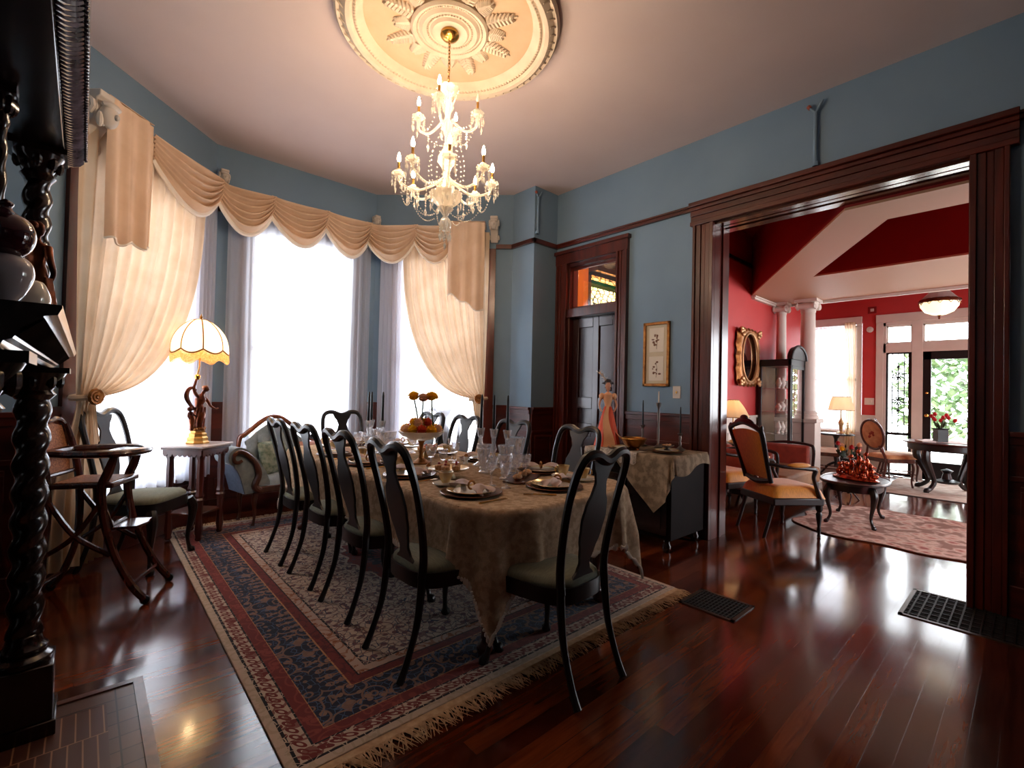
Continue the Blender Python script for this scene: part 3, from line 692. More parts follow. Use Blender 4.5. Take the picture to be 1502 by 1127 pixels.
EXX, EXY = hx+.31, hy+.32
m = MB()
def tc(u, v):
    x = (u*2-1)*EXX; y = (v*2-1)*EXY
    return drape_pt(x, y, 0, hx, hy, R_, .10, .018, 9)
m.grid(tc, 92, 190, th=.0016)
cl = m.build('tablecloth', LACE, None, 60); tag(cl, 'beige lace tablecloth over the long dining table, its corner point hanging low in front', 'tablecloth', loc=(TX, TY, TZ+.0035))
m = MB()
def edge_pts(n):
    for i in range(n):
        k = 4*i/n; s = int(k); f = (k-s)*2-1
        yield [(f*EXX, -EXY), (EXX, f*EXY), (-f*EXX, EXY), (-EXX, -f*EXY)][s]
for i, (x, y) in enumerate(edge_pts(560)):
    p = drape_pt(x, y, 0, hx, hy, R_, .10, .018, 9); m.ball((p[0], p[1], p[2]), (.009, .009, .016+.008*math.sin(i*.9)), 5, 3)
m.build('lace_edging', FRINGE, cl)['kind'] = 'stuff'
ZT = TZ+.0045
# ---------------------------------------------------------------- tableware
def place_setting_parts():
    pl = thing('dinner_plate', 'x', 'plate'); 
    MB().lathe([(.0, .0), (.09, .0), (.155, .006), (.168, .014), (.165, .017), (.15, .010), (.09, .005), (.001, .005)], n=36).build('charger', pbr('dark_gilt_charger', (104, 62, 34), .3, .5), pl)
    MB().lathe([(.001, .008), (.075, .008), (.118, .018), (.132, .026), (.129, .028), (.112, .021), (.072, .012), (.001, .012)], n=36).build('rim', GOLDCH, pl)
    MB().lathe([(.001, .0125), (.07, .0125), (.098, .018), (.096, .020), (.001, .016)], n=32).build('well', PORC, pl)
    return pl
plate = place_setting_parts()
def napkin_mesh():
    t = thing('napkin', 'x', 'napkin')
    m = MB()
    for s in (-1, 1):
        def fn(u, v, s=s):
            a = (u-.5)*2; L = .015+.085*v; w = .012+.05*v**.8
            return (s*L+.01*math.sin(9*a)*v, a*w*(1-.25*v**3), .022+.012+.022*v*math.cos(a*5.5)*.6-.012*v*v+.012*math.sin(v*PI)*(1-a*a))
        m.grid(fn, 18, 10, th=.003)
    m.build('cloth', NAPK, t, 70)
    MB().tube([(0, .017*math.cos(a), .034+.017*math.sin(a)) for a in [2*PI*i/14 for i in range(14)]], .005, 6, closed=True).build('napkin_ring', GOLD, t)
    return t
nap = napkin_mesh()
def make_cup():
    s_ = thing('teacup', 'x', 'cup')
    MB().lathe([(.001, .018), (.022, .018), (.024, .024), (.034, .045), (.040, .068), (.0445, .080), (.042, .080), (.037, .066), (.03, .045), (.001, .03)], n=24).build('bowl', GOLDCH, s_)
    MB().tube([(.040+.018*math.sin(a), 0, .055+.018*math.cos(a)) for a in [PI*i/8 for i in range(9)]], .0032, 5).build('handle', BRASS, s_)
    MB().lathe([(.001, .003), (.035, .002), (.066, .010), (.076, .016), (.074, .018), (.06, .013), (.03, .007), (.001, .008)], n=28).build('saucer', PORC, s_)
    return s_
cup = make_cup()
def make_goblet(h=.17, r=.036, bw=.075):
    g = thing('goblet', 'x', 'glass')
    MB().lathe([(r*.55, h-bw-.002), (.011, h-bw-.012), (.006, h-bw-.03), (.005, .03), (.008, .014), (.012, .008), (.032, .003), (.034, 0)][::-1], n=14).build('stem', GLASSW, g)
    MB().lathe([(.008, h-bw-.008), (r*.7, h-bw+.01), (r*.98, h-bw*.5), (r*1.06, h), (r*1.02, h), (r*.93, h-bw*.5), (r*.6, h-bw+.016), (.001, h-bw+.004)], n=20, flute=.03, nf=10).build('bowl', GLASSW, g)
    return g
gob = make_goblet()
def make_fork():
    f = thing('fork', 'x', 'fork')
    m = MB(); m.tube([(0, -.09, .003), (0, -.02, .004), (0, .035, .006)], [.0055, .003, .004], 6, flat=1.4)
    m.build('handle', BRASS, f)
    m = MB(); m.box(-.010, .010, .033, .045, .0045, .0065)
    for i in range(4): m.box(-.010+i*.0058, -.0074+i*.0058, .045, .088, .004, .006)
    m.build('tines', BRASS, f); return f
fork = make_fork()
sides = [('table left side nearest the camera', 1.56, 2.03, 0), ('table left side, second from the camera', 1.56, 2.68, 0), ('table left side, third from the camera', 1.56, 3.28, 0), ('table left side, farthest', 1.56, 3.84, 0),
         ('table right side nearest the camera', 2.37, 2.30, 1), ('table right side, second from the camera', 2.37, 2.98, 1), ('table right side, third from the camera', 2.37, 3.62, 1), ('table right side, farthest', 2.37, 4.22, 1),
         ('near head of the dining table', 2.05, 1.88, 2), ('far head of the dining table', 1.96, 4.45, 3)]
for i, (nm, x, y, k) in enumerate(sides):
    rz = [0, PI, PI/2, -PI/2][k]; ld = ['left', 'right', 'near end', 'far end'][k]
    if i == 0: p = plate; p.location = (x, y, ZT)
    else: p = dup(plate, (x, y, ZT), .3*i)
    p['label'] = 'gilt-rimmed plate at the place setting, %s' % nm; p['group'] = 'place settings on the long table'
    nz = (x-.0+(.03 if k == 2 else 0), y, ZT+.004)
    n = nap if i == 0 else dup(nap, nz, PI/2+.25*i if k < 2 else .4)
    if i == 0: n.location = nz; n.rotation_euler.z = PI/2
    n.scale = (1.25,)*3
    n['label'] = 'folded pale napkin on the plate, %s' % nm; n['group'] = 'napkins on the plates'
    o_ = {0: (.06, .24), 1: (-.04, -.24), 2: (.30, .03), 3: (-.27, 0)}[k]
    cpos = (x+o_[0], y+o_[1], ZT)
    if i == 0: cpos = (1.57, 2.29, ZT)
    c = cup if i == 0 else dup(cup, cpos, .7*i)
    if i == 0: c.location = cpos; c.rotation_euler.z = .6
    c['label'] = 'gilded teacup beside the plate, %s' % nm; c['group'] = 'teacups on the long table'
    for j, (gx, gy) in enumerate([{0: (.22, .1), 1: (-.2, .1), 2: (-.05, .27), 3: (.12, -.25)}[k], {0: (.25, 0), 1: (-.24, 0), 2: (.06, .3), 3: (-.04, -.28)}[k]]):
        first = i == 0 and j == 0
        g = gob if first else dup(gob, (x+gx, y+gy, ZT), 0, scale=(1, 1, 1) if j == 0 else (.85, .85, .9))
        if first: g.location = (x+gx, y+gy, ZT)
        g['label'] = '%s crystal goblet by the plate, %s' % ('tall' if j == 0 else 'small', nm); g['group'] = 'crystal goblets at the place settings'
    fpos = {0: (-.02, -.21), 1: (.02, .2), 2: (-.22, -.10), 3: (.2, 0)}[k]
    f = fork if i == 0 else dup(fork, (0, 0, 0))
    f.location = (x+fpos[0], y+fpos[1], ZT); f.rotation_euler.z = [-PI/2, PI/2, .9, PI][k]
    f['label'] = 'gold fork by the plate, %s' % nm; f['group'] = 'forks on the long table'
# candlesticks with black tapers
def make_candlestick(h=.28, stem=CRYT):
    t = thing('candlestick', 'x', 'candlestick')
    MB().lathe([(.001, 0), (.05, 0), (.052, .01), (.03, .022), (.014, .035), (.02, .05), (.027, .065), (.02, .08), (.011, .095), (.016, .115), (.024, .135), (.018, .155), (.011, .18), (.015, .2), (.013, .215)], n=16, flute=.08, nf=8).build('stem', stem, t)
    MB().lathe([(.013, .215), (.02, .22), (.030, h), (.027, h), (.016, .228), (.001, .226)], n=16, flute=.05, nf=8).build('cup', stem, t)
    return t
cs = make_candlestick()
tap = MB().lathe([(.0115, 0), (.0115, .04), (.0095, .26), (.006, .292), (.001, .3)], n=12).build('taper_candle', BLACKC)
spots = [(2.23, 2.50, 'nearest of the three before the doorway, right one'), (2.205, 2.62, 'middle one of the three before the doorway'), (2.18, 2.74, 'left one of the three before the doorway'),
         (1.80, 3.80, 'left one of the three before the grey sheers'), (1.865, 3.88, 'middle one of the three before the grey sheers'), (1.90, 3.74, 'right one of the three before the grey sheers')]
for i, (x, y, nm) in enumerate(spots):
    a = cs if i == 0 else dup(cs, (x, y, ZT)); a.location = (x, y, ZT); a['label'] = 'crystal candlestick on the table, '+nm; a['group'] = 'crystal candlesticks on the long table'
    if i == 0: b = tap
    else: b = tap.copy(); COL.objects.link(b)
    b.location = (x, y, ZT+.228); b.rotation_euler = ((0, 0, 0), (.01, -.01, 0), (-.01, .03, 0), (0, .01, 0), (0, 0, 0), (.01, 0, 0))[i]
    tag(b, 'black taper candle in crystal, '+nm, 'candle', 'black tapers on the long table')
# compote of flowers with a tall spray
def compote(x, y):
    t = thing('glass_compote', 'footed cut-glass compote filled with yellow and coral flowers in the middle of the table', 'compote', (x, y, ZT))
    MB().lathe([(.001, 0), (.075, 0), (.078, .008), (.05, .02), (.02, .04), (.014, .07), (.02, .09), (.014, .11), (.018, .15), (.03, .17)], n=20).build('foot', GOLD, t)
    MB().lathe([(.02, .168), (.08, .18), (.135, .205), (.168, .24), (.163, .243), (.13, .212), (.07, .188), (.001, .178)], n=32, flute=.03, nf=16).build('bowl', CRYST, t)
    return t
compote(1.89, 3.09)
YFL = sheer('yellow_petal', (255, 212, 60), 0, .35, col2=(240, 180, 40), nscale=40); CFL = sheer('coral_petal', (226, 96, 70), 0, .4); PFL = sheer('peach_petal', (240, 196, 156), 0, .4)
STEM = pbr('green_stem', (70, 90, 50), .6)
def flower(r, mat, stem=0, rows=5):
    t = thing('flower', 'x', 'flower'); m = MB(); m.ball((0, 0, r*.45), (r*.62, r*.62, r*.5), 12, 8)
    for k in range(rows):
        tilt = .15+1.5*k/(rows-1); n = 6+3*k
        for i in range(n):
            a = 2*PI*i/n+k*.4; w = r*.30
            M = Matrix.Translation((0, 0, r*.42)) @ Matrix.Rotation(a, 4, 'Z') @ Matrix.Rotation(tilt, 4, 'Y')
            m.add([(0, -w*.3, r*.4), (w*.3, -w, r*.75), (0, 0, r*(1.0+.08*(i % 2))), (w*.3, w, r*.75), (0, w*.3, r*.4)], [(0, 1, 2, 3, 4)], M)
    m.build('petals', mat, t)
    m = MB(); m.tube([(0, 0, r*.2), (.004, 0, -stem*.5), (0, 0, -stem)], .005, 6); m.build('stem', STEM, t); return t
rnd = random.Random(3); fl = {}
for i in range(18):
    a = 2*PI*i/11+.2; rr = .122 if i < 11 else .055; mt = [YFL, PFL, YFL, CFL][i % 4] if i != 2 else CFL
    nmc = {YFL.name: 'yellow', CFL.name: 'coral', PFL.name: 'peach'}[mt.name]
    if nmc not in fl: fl[nmc] = flower(.045, mt, .03); f = fl[nmc]
    else: f = dup(fl[nmc], (0, 0, 0))
    f.location = (1.89+rr*math.cos(a), 3.09+rr*math.sin(a), ZT+.232+(.045 if i >= 11 else 0)); f.rotation_euler = (rnd.uniform(-.3, .3), rnd.uniform(-.3, .3), a)
    f['label'] = '%s bloom in the glass compote on the dining table' % nmc; f['group'] = '%s blooms in the glass compote' % nmc
tf = flower(.052, YFL, .24, 6); tf2 = flower(.048, PFL, .23, 6)
for i, (dx, dy, src) in enumerate(((-.048, .035, tf), (.0, -.01, tf2), (.058, -.04, tf))):
    f = src if i < 2 else dup(src, (0, 0, 0)); f.location = (1.89+dx, 3.09+dy, ZT+.475-.01*(i == 1)); f.rotation_euler = (dy*-3, dx*3, i); f.scale = (1.12, 1.12, .9)
    f['label'] = ['tall-stemmed yellow bloom above the compote, left of three', 'tall-stemmed peach bloom above the compote, middle of three', 'tall-stemmed yellow bloom above the compote, right of three'][i]
    f['group'] = 'tall-stemmed blooms over the compote'
# crystal cluster around the near candles: vases, decanters, small sweets stand
vase = thing('crystal_vase', 'x', 'vase'); MB().lathe([(.001, 0), (.036, 0), (.038, .01), (.026, .02), (.022, .04), (.034, .09), (.05, .16), (.056, .19), (.052, .19), (.046, .158), (.03, .09), (.017, .04), (.001, .03)], n=20, flute=.06, nf=10).build('body', CRYT, vase)
MB().lathe([(.05, .186), (.057, .19), (.058, .196), (.054, .197)], n=20).build('rim', GLASSW, vase)
vs_ = [(2.10, 2.36, 1, 'at the foot of the near candles, front left'), (2.33, 2.52, 1.15, 'right of the near candles'), (2.02, 2.50, .85, 'left of the near candles'), (2.12, 2.62, .9, 'behind the near candles'), (1.98, 2.24, .8, 'in front of the sweets dish'),
       (1.88, 3.66, 1, 'before the far candles, left'), (2.0, 3.78, .95, 'before the far candles, right'), (1.74, 3.62, .85, 'before the far candles, leftmost')]
for i, (x, y, s, nm) in enumerate(vs_):
    v = vase if i == 0 else dup(vase, (x, y, ZT), i, scale=s)
    v.location = (x, y, ZT); v['label'] = 'cut-crystal vase on the dining table, '+nm; v['group'] = 'crystal vases on the long table'
def sweets(x, y, nm, first=None):
    t = thing('cake_dish', 'gold-rimmed dish of small cakes on the dining table, '+nm, 'dish', (x, y, ZT), 0, 'cake dishes on the table')
    MB().lathe([(.001, 0), (.05, 0), (.04, .02), (.03, .04), (.1, .05), (.13, .062), (.128, .066), (.09, .056), (.001, .05)], n=28).build('stand', GOLDCH, t)
    return t
CAKE = pbr('golden_pastry', (190, 120, 60), .7, 0, (226, 190, 150), 50, bump=.4); RSP = pbr('red_berry_glaze', (170, 30, 40), .3)
for x, y, nm in ((1.72, 2.48, 'beside the second left place'), (2.12, 3.36, 'behind the compote')):
    sweets(x, y, nm)
    for j in range(5):
        a = 2*PI*j/5; c = thing('small_cake', 'small pastry on the gilt cake dish '+nm, 'cake', (x+.06*math.cos(a), y+.06*math.sin(a), ZT+.053), 0, 'pastries on the cake dish '+nm)
        MB().lathe([(.022, 0), (.027, .012), (.026, .026), (.015, .034), (.001, .036)], n=14).build('sponge', CAKE, c); MB().ball((0, 0, .038), .009, 8, 5).build('berry', RSP, c)
tr = MB().prism([(-.16, -.09), (.16, -.09), (.2, 0), (.16, .09), (-.16, .09), (-.2, 0)], 0, .012, 'xy').build('serving_board', WALN, bevel=.004)
tag(tr, 'brown wooden serving board under pastries in front of the near candles', 'board', loc=(2.08, 2.18, ZT), rz=.6)
for j, (dx, dy) in enumerate(((-.09, -.05), (0, .0), (.09, .05))):
    c = MB().ball((0, 0, .017), (.04, .03, .018), 12, 7).build('pastry', CAKE)
    tag(c, 'glazed pastry on the serving board, %s' % ['left end', 'middle', 'right end'][j], 'pastry', 'pastries on the serving board', (2.08+dx, 2.18+dy, ZT+.012), .5)
for i, (x, y, nm) in enumerate(((1.66, 2.62, 'left of the near candles'), (1.70, 3.05, 'left of the flower compote'), (2.14, 2.86, 'right of the flower compote'))):
    s_ = thing('salt_shaker', 'small gilt salt cellar '+nm, 'salt shaker', (x, y, ZT), 0, 'salt cellars')
    MB().lathe([(.001, 0), (.018, 0), (.02, .008), (.012, .02), (.019, .045), (.014, .06)], n=14).build('body', CRYST, s_); MB().lathe([(.015, .058), (.016, .066), (.008, .078), (.001, .08)], n=14).build('cap', GOLD, s_)
# ================================================================ WINDOW DRESSING
ZP = 3.25
def pleat(x, k=1): return math.sin(x*k)+.35*math.sin(x*k*2.3+1)
def sheer_panel(M, x0, x1, z0, z1, seed, label):
    m = MB(); m.m = M; rnd = random.Random(seed); ph = rnd.uniform(0, 6)
    def fn(u, v):
        x = x0+(x1-x0)*u; z = z1+(z0-z1)*v
        return (x, -.078+.017*pleat(x*58+ph+.5*math.sin(3*v+x*4))*(.6+.4*v), z+.012*math.sin(x*29+ph)*(v > .99))
    m.grid(fn, int((x1-x0)*110), 14)
    o = m.build('sheer_curtain', SHEERF, None, 80); tag(o, label, 'curtain', 'white sheers over the bay windows'); return o
sheer_panel(BAYL, .33, 1.60, .43, 3.16, 1, 'long white sheer curtain over the left bay window behind the lamp')
sheer_panel(BAYC, .10, .86, .43, 3.16, 2, 'long white sheer curtain, left half of the centre bay window')
sheer_panel(BAYC, .86, 1.62, .43, 3.16, 3, 'long white sheer curtain, right half of the centre bay window')
sheer_panel(BAYR, .08, 1.35, .43, 3.16, 4, 'long white sheer curtain over the right bay window behind the flowers')
sheer_panel(BAYL, 1.22, 1.60, .43, 3.14, 5, 'bunched grey-white sheer at the post between left and centre windows')
sheer_panel(BAYR, .08, .42, .43, 3.14, 6, 'bunched grey-white sheer at the post between centre and right windows')
def ss(t): t = max(0, min(1, t)); return t*t*(3-2*t)
def tied_drape(M, xs, xt0, xt1, edge, label):
    """xs: wall edge and inner edge at the top; gathered to xt0..xt1 at z=1.2"""
    t = thing('tied_curtain', label, 'curtain', (0, 0, 0)); zt, zb, z1 = 1.20, .06, 3.2
    m = MB(); m.m = M
    def fn(u, v):
        xa, xb = xs
        if v < .72:
            w = v/.72; z = z1+(zt-z1)*w
            xtop = xa+(xb-xa)*u; xt = xt0+(xt1-xt0)*u
            ex = 3.4-1.5*(1-u); e = w**ex
            x = xtop+(xt-xtop)*e; z -= .16*u*math.sin(PI*w**3)*1.0
            amp = .020*(1-.55*w)+.006
            y = -.135+amp*pleat(u*62+2*w)-.04*ss(w*1.2-.2)*u
        else:
            w = (v-.72)/.28; z = zt+(zb-zt)*w
            fl = .06+.20*ss(w*1.6); c0 = (xt0+xt1)/2
            x = c0+(u-.5)*2*((xt1-xt0)/2+(fl-.06)*.6)+edge*.03*w; y = -.14+(.012+.022*w)*pleat(u*40)
        return (x, y, z)
    m.grid(fn, 150, 60); m.build('drapery', CREAMF, t, 80)
    m = MB(); m.m = M; c0 = (xt0+xt1)/2; r = abs(xt1-xt0)/2+.03
    m.tube([(c0+r*math.cos(a), -.14+.06*math.sin(a), zt+.01*math.cos(a)) for a in [2*PI*i/20 for i in range(20)]], .022, 6, closed=True); m.build('tie_band', CREAMF, t)
    Mr = M @ Matrix.Translation((c0+.02*edge, -.225, zt)) @ Matrix.Rotation(PI/2, 4, 'X')
    m = MB(); m.m = Mr
    m.lathe([(.001, .018), (.012, .02), (.016, .012), (.03, .014), (.034, .008), (.05, .012), (.056, .004), (.058, -.004), (.001, -.006)], n=24, flute=.03, nf=12); m.build('rosette', GOLD, t)
    m = MB(); m.m = M; m.tube([(c0+.02*edge, -.22, zt), (c0+.02*edge, -.1, zt), (c0+.02*edge, -.02, zt)], .008, 6); m.build('holdback_rod', BRASS, t)
    return t
tied_drape(BAYL, (.17, 1.34), .20, .33, -1, 'full cream curtain at the left bay window, tied with a gold rosette')
tied_drape(BAYR, (1.41, .37), 1.385, 1.25, 1, 'cream curtain at the right bay window, tied with a gold rosette')
# pole
pole = [(.02, 4.40), (.90, 5.28), (.99, 5.35), (2.56, 5.35), (2.65, 5.28), (3.52, 4.41)]
m = MB(); m.tube([(x, y, ZP) for x, y in pole], .028, 12)
tag(m.build('curtain_pole', WHITE), 'long white curtain pole running round the three sides of the bay', 'curtain pole')
# swags
PK = [(.365, 4.735), (.915, 5.27), (1.42, 5.345), (1.98, 5.345), (2.49, 5.345), (2.93, 5.0), (3.27, 4.66)]
nmn = ['first swag next to the left hanging tail', 'second swag, turning the left corner of the bay', 'third swag, over the left part of the centre window', 'fourth swag, over the right part of the centre window',
       'fifth swag, turning the right corner of the bay', 'sixth swag next to the right hanging tail']
for i in range(6):
    A = Vector((*PK[i], 0)); B = Vector((*PK[i+1], 0)); d = (B-A); L = d.length; d.normalize(); nrm = Vector((d.y, -d.x, 0))
    mid = [None, (.985, 5.335), None, None, (2.575, 5.33), None][i]
    def fn(u, v, A=A, B=B, nrm=nrm, i=i, mid=mid):
        uu = -.05+1.07*u
        if mid:
            Mi = Vector((*mid, 0)); tm = (Mi-A).length/((Mi-A).length+(B-Mi).length)
            P = A.lerp(Mi, uu/tm) if uu < tm else Mi.lerp(B, (uu-tm)/(1-tm))
            k = math.exp(-((uu-tm)/.12)**2); P = P+nrm*(.04*k*v)
        else: P = A.lerp(B, uu)
        s = max(0, math.sin(PI*u))**.8
        end = (.16*v*(1-u)+.07*v*u)
        sag = (.045+.40*v**.92)*s+end*(1-s)+.03*(1-s)*v
        fold = math.sin(2*PI*5.6*v+u*1.2)+.3*math.sin(2*PI*11.2*v+u*3)
        out = .032+.055*s*(.35+.65*v)+.034*fold*(.3+.7*s)
        return P+nrm*out+Vector((0, 0, ZP+.028-sag+.012*fold*s))
    t = thing('curtain_swag', 'cream pleated %s' % nmn[i], 'curtain swag', (0, 0, 0), 0, 'cream swags over the bay windows')
    MB().grid(fn, 30, 84, th=.003).build('swag_cloth', SWAGF, t, 80)
    pts = [fn(u/30, 1.0) for u in range(31)]
    MB().tube([p+Vector((0, 0, -.016)) for p in pts], .022, 6, flat=.6).build('trim', FRINGE, t)
def jabot(M, xa, xb, zl, zr, label):
    t = thing('curtain_tail', label, 'curtain tail', (0, 0, 0)); m = MB(); m.m = M
    def fn(u, v):
        x = xa+(xb-xa)*u; zb = zl+(zr-zl)*ss(u)+.02*math.sin(u*14)
        k = math.sin(u*5.5*PI); z = 3.275+(zb-3.275)*v
        return (x+.012*math.sin(v*3)*(u-.5), -.235-.02*k*(.5+.5*v)-.018*abs(math.sin(u*2.2*PI)), z)
    m.grid(fn, 60, 24, th=.003); m.build('tail_cloth', SWAGF, t, 80)
    m = MB(); m.m = M; m.tube([Vector(fn(i/40, 1))+Vector((0, 0, -.008)) for i in range(41)], .009, 5); m.build('trim', FRINGE, t)
    m = MB(); m.m = M; m.grid(lambda u, v: (xa+(xb-xa)*u, -.10-.145*v, 3.285+.012*math.sin(v*PI)), 10, 8, th=.004); m.build('top_fold', SWAGF, t, 80)
jabot(BAYL, .25, .63, 2.30, 2.33, 'long straight cream tail hanging at the left end of the swags, beside the mantel')
jabot(BAYR, .94, 1.36, 2.42, 2.24, 'stepped cream tail hanging at the right end of the swags, beside the wall corner')
def corbel(M, x, z, s, label):
    t = thing('curtain_bracket', label, 'bracket', tuple(M @ Vector((x, -.02, z))), M.to_euler().z, 'white carved curtain brackets')
    S = Matrix.Scale(s, 4)
    m = MB(); m.m = S
    m.prism([(0, -.5), (-.12, -.42), (-.2, -.25), (-.3, -.12), (-.42, .02), (-.5, .18), (-.5, .36), (-.56, .4), (-.56, .5), (0, .5)], -.16, .16, 'yz'); m.build('body', WHITE, t, bevel=.006)
    for sx in (-1, 1):
        for cy, cz, r in ((-.34, .24, .15), (-.12, -.32, .1)):
            m = MB(); m.m = S; m.tube([(sx*.19, cy+r*k/14*math.cos(k*.75), cz+r*k/14*math.sin(k*.75)) for k in range(2, 15)], .04, 6).build('scroll', WHITE, t)
    m = MB(); m.m = S
    for k in range(5): m.ball((-.14+.07*k, -.52-.02*math.cos(k), .1-.1*abs(k-2)*.4), (.05, .05, .13), 8, 6)
    m.build('acanthus_leaf', WHITE, t)
    m = MB(); m.m = S; m.ball((0, -.56, .12), (.14, .13, .19), 14, 10); m.ball((0, -.70, .10), (.035, .045, .05), 8, 6); m.ball((0, -.6, .28), (.16, .1, .07), 10, 6); m.build('carved_head', WHITE, t)
corbel(BAYL, .235, 3.07, .42, 'large white carved bracket at the left end of the curtain pole near the mantel')
corbel(BAYC, .05, 3.31, .22, 'small white carved bracket at the left corner of the bay, above the second swag')
corbel(BAYC, 1.67, 3.30, .20, 'small white carved bracket at the right corner of the bay, above the fifth swag')
corbel(BAYR, 1.46, 3.24, .28, 'white carved bracket at the right end of the curtain pole, on the picture rail')
# ================================================================ CEILING MEDALLION
CX, CY = 1.73, 2.60
t = thing('ceiling_medallion', 'huge round cream plaster ceiling rose with leaf rays above the chandelier', 'ceiling medallion', (CX, CY, H))
MB().lathe([(.72, 0), (.725, -.03), (.71, -.05), (.69, -.045), (.675, -.06), (.655, -.075), (.63, -.07), (.615, -.05), (.60, -.055), (.585, -.04), (.565, -.02), (.55, -.006), (.55, 0)], n=96).build('outer_moulding', PLAST, t)
MB().lathe([(.001, -.004), (.56, -.004), (.56, 0), (.001, 0)], n=64).build('field', PEACH, t)
MB().lathe([(.25, 0), (.255, -.03), (.24, -.045), (.225, -.035), (.2, -.03), (.18, -.045), (.165, -.035), (.13, -.035), (.115, -.05), (.1, -.04), (.06, -.04), (.001, -.04)], n=72).build('centre_boss', PLAST, t)
m = MB()
for i in range(150): a = 2*PI*i/150; m.ball((.60*math.cos(a), .60*math.sin(a), -.055), (.009, .009, .009), 6, 4)
for i in range(90): a = 2*PI*i/90; m.ball((.212*math.cos(a), .212*math.sin(a), -.034), .006, 6, 4)
for i in range(48): a = 2*PI*i/48; m.ball((.145*math.cos(a), .145*math.sin(a), -.037), .008, 6, 4)
for i in range(64): a = 2*PI*i/64; m.tube([(.665*math.cos(a), .665*math.sin(a), -.066), (.70*math.cos(a+.03), .70*math.sin(a+.03), -.048)], .006, 4)
o = m.build('beading', PLAST, t); o['kind'] = 'stuff'
for i in range(16):
    a = 2*PI*(i+.5)/16; m = MB(); Mt = Matrix.Rotation(a, 4, 'Z'); R1 = .45 if i % 2 else .36
    m.m = Mt
    m.tube([(.25, 0, -.015), (R1, 0, -.008)], [.012, .004], 6)
    n = 7
    for k in range(n):
        x = .262+(R1-.275)*k/n; w = .050*(1-k/n)**.5+.010
        for s in (-1, 1): m.tube([(x, 0, -.012), (x+.012, s*w*.6, -.02), (x+.028, s*w, -.008)], [.012, .014, .005], 5)
    m.ball((R1, 0, -.01), (.016, .008, .008), 6, 4)
    m.build('leaf_ray', PLAST, t)
# ================================================================ CHANDELIER
t = thing('chandelier', 'two-tier cut-crystal chandelier with lit candle bulbs hanging over the dining table', 'chandelier', (CX, CY, 0))
MB().lathe([(.06, 3.66), (.062, 3.64), (.05, 3.625), (.02, 3.61), (.001, 3.605)], n=24).build('canopy', BRASS, t)
m = MB()
for i in range(13):
    z = 3.60-.022*i; m.tube([(.007*math.cos(a)*(i % 2)+(0 if i % 2 else .0), .007*math.cos(a)*((i+1) % 2), z+.014*math.sin(a)) for a in [2*PI*k/8 for k in range(8)]], .0025, 4, closed=True)
m.tube([(0, 0, 3.6), (.01, .003, 3.45), (0, 0, 3.3)], .003, 5); m.build('chain', BRASS, t)
def drop(m, x, y, z, L, r=.006, tip=.012):
    n = max(1, int(L/.016))
    for k in range(n): m.bead((x, y, z-.008-k*.016), r, .0075)
    m.add([(x+tip*.7, y, z-L-.022), (x, y+tip*.7, z-L-.022), (x-tip*.7, y, z-L-.022), (x, y-tip*.7, z-L-.022), (x, y, z-L), (x, y, z-L-.055)], [(0, 1, 4), (1, 2, 4), (2, 3, 4), (3, 0, 4), (1, 0, 5), (2, 1, 5), (3, 2, 5), (0, 3, 5)])
DROPS = {}
def drop_part(parent, x, y, z, L, r=.006, tip=.012):
    key = (round(L, 3), r, tip)
    if key not in DROPS:
        m = MB(); n = max(1, int(L/.016)); m.tube([(0, 0, 0), (0, 0, -L-.01)], .0012, 4)
        for k in range(n): m.bead((0, 0, -.008-k*.016), r, .0085)
        m.add([(tip*.7, 0, -L-.022), (0, tip*.7, -L-.022), (-tip*.7, 0, -L-.022), (0, -tip*.7, -L-.022), (0, 0, -L+.002), (0, 0, -L-.055)], [(0, 1, 4), (1, 2, 4), (2, 3, 4), (3, 0, 4), (1, 0, 5), (2, 1, 5), (3, 2, 5), (0, 3, 5)])
        o = m.build('crystal_drop', CRYST, parent, flatshade=True); DROPS[key] = o.data
    else: o = bpy.data.objects.new('crystal_drop', DROPS[key]); COL.objects.link(o); o.parent = parent
    o.location = (x, y, z); return o
MB().lathe([(.003, 3.30), (.02, 3.29), (.03, 3.275), (.012, 3.25), (.016, 3.22), (.03, 3.19), (.036, 3.16), (.02, 3.13), (.014, 3.09), (.03, 3.05), (.034, 3.02), (.018, 2.98), (.014, 2.93),
            (.028, 2.88), (.05, 2.84), (.055, 2.80), (.03, 2.76), (.018, 2.72), (.03, 2.68), (.05, 2.64), (.03, 2.60), (.02, 2.56)], n=20, flute=.1, nf=10).build('stem', CRYST, t)
MB().lathe([(.001, 3.262), (.05, 3.268), (.075, 3.285), (.07, 3.29), (.001, 3.27)], n=20, flute=.08, nf=10).build('top_dish', CRYST, t)
MB().lathe([(.001, 2.50), (.05, 2.51), (.09, 2.545), (.105, 2.59), (.099, 2.592), (.08, 2.55), (.04, 2.525), (.001, 2.52)], n=28, flute=.06, nf=14).build('bowl', CRYST, t)
MB().lathe([(.001, 2.34), (.02, 2.345), (.035, 2.37), (.038, 2.39), (.028, 2.42), (.012, 2.44), (.03, 2.47), (.05, 2.49), (.04, 2.50), (.001, 2.505)], n=20, flute=.1, nf=10).build('lower_ball', CRYST, t)
m = MB()
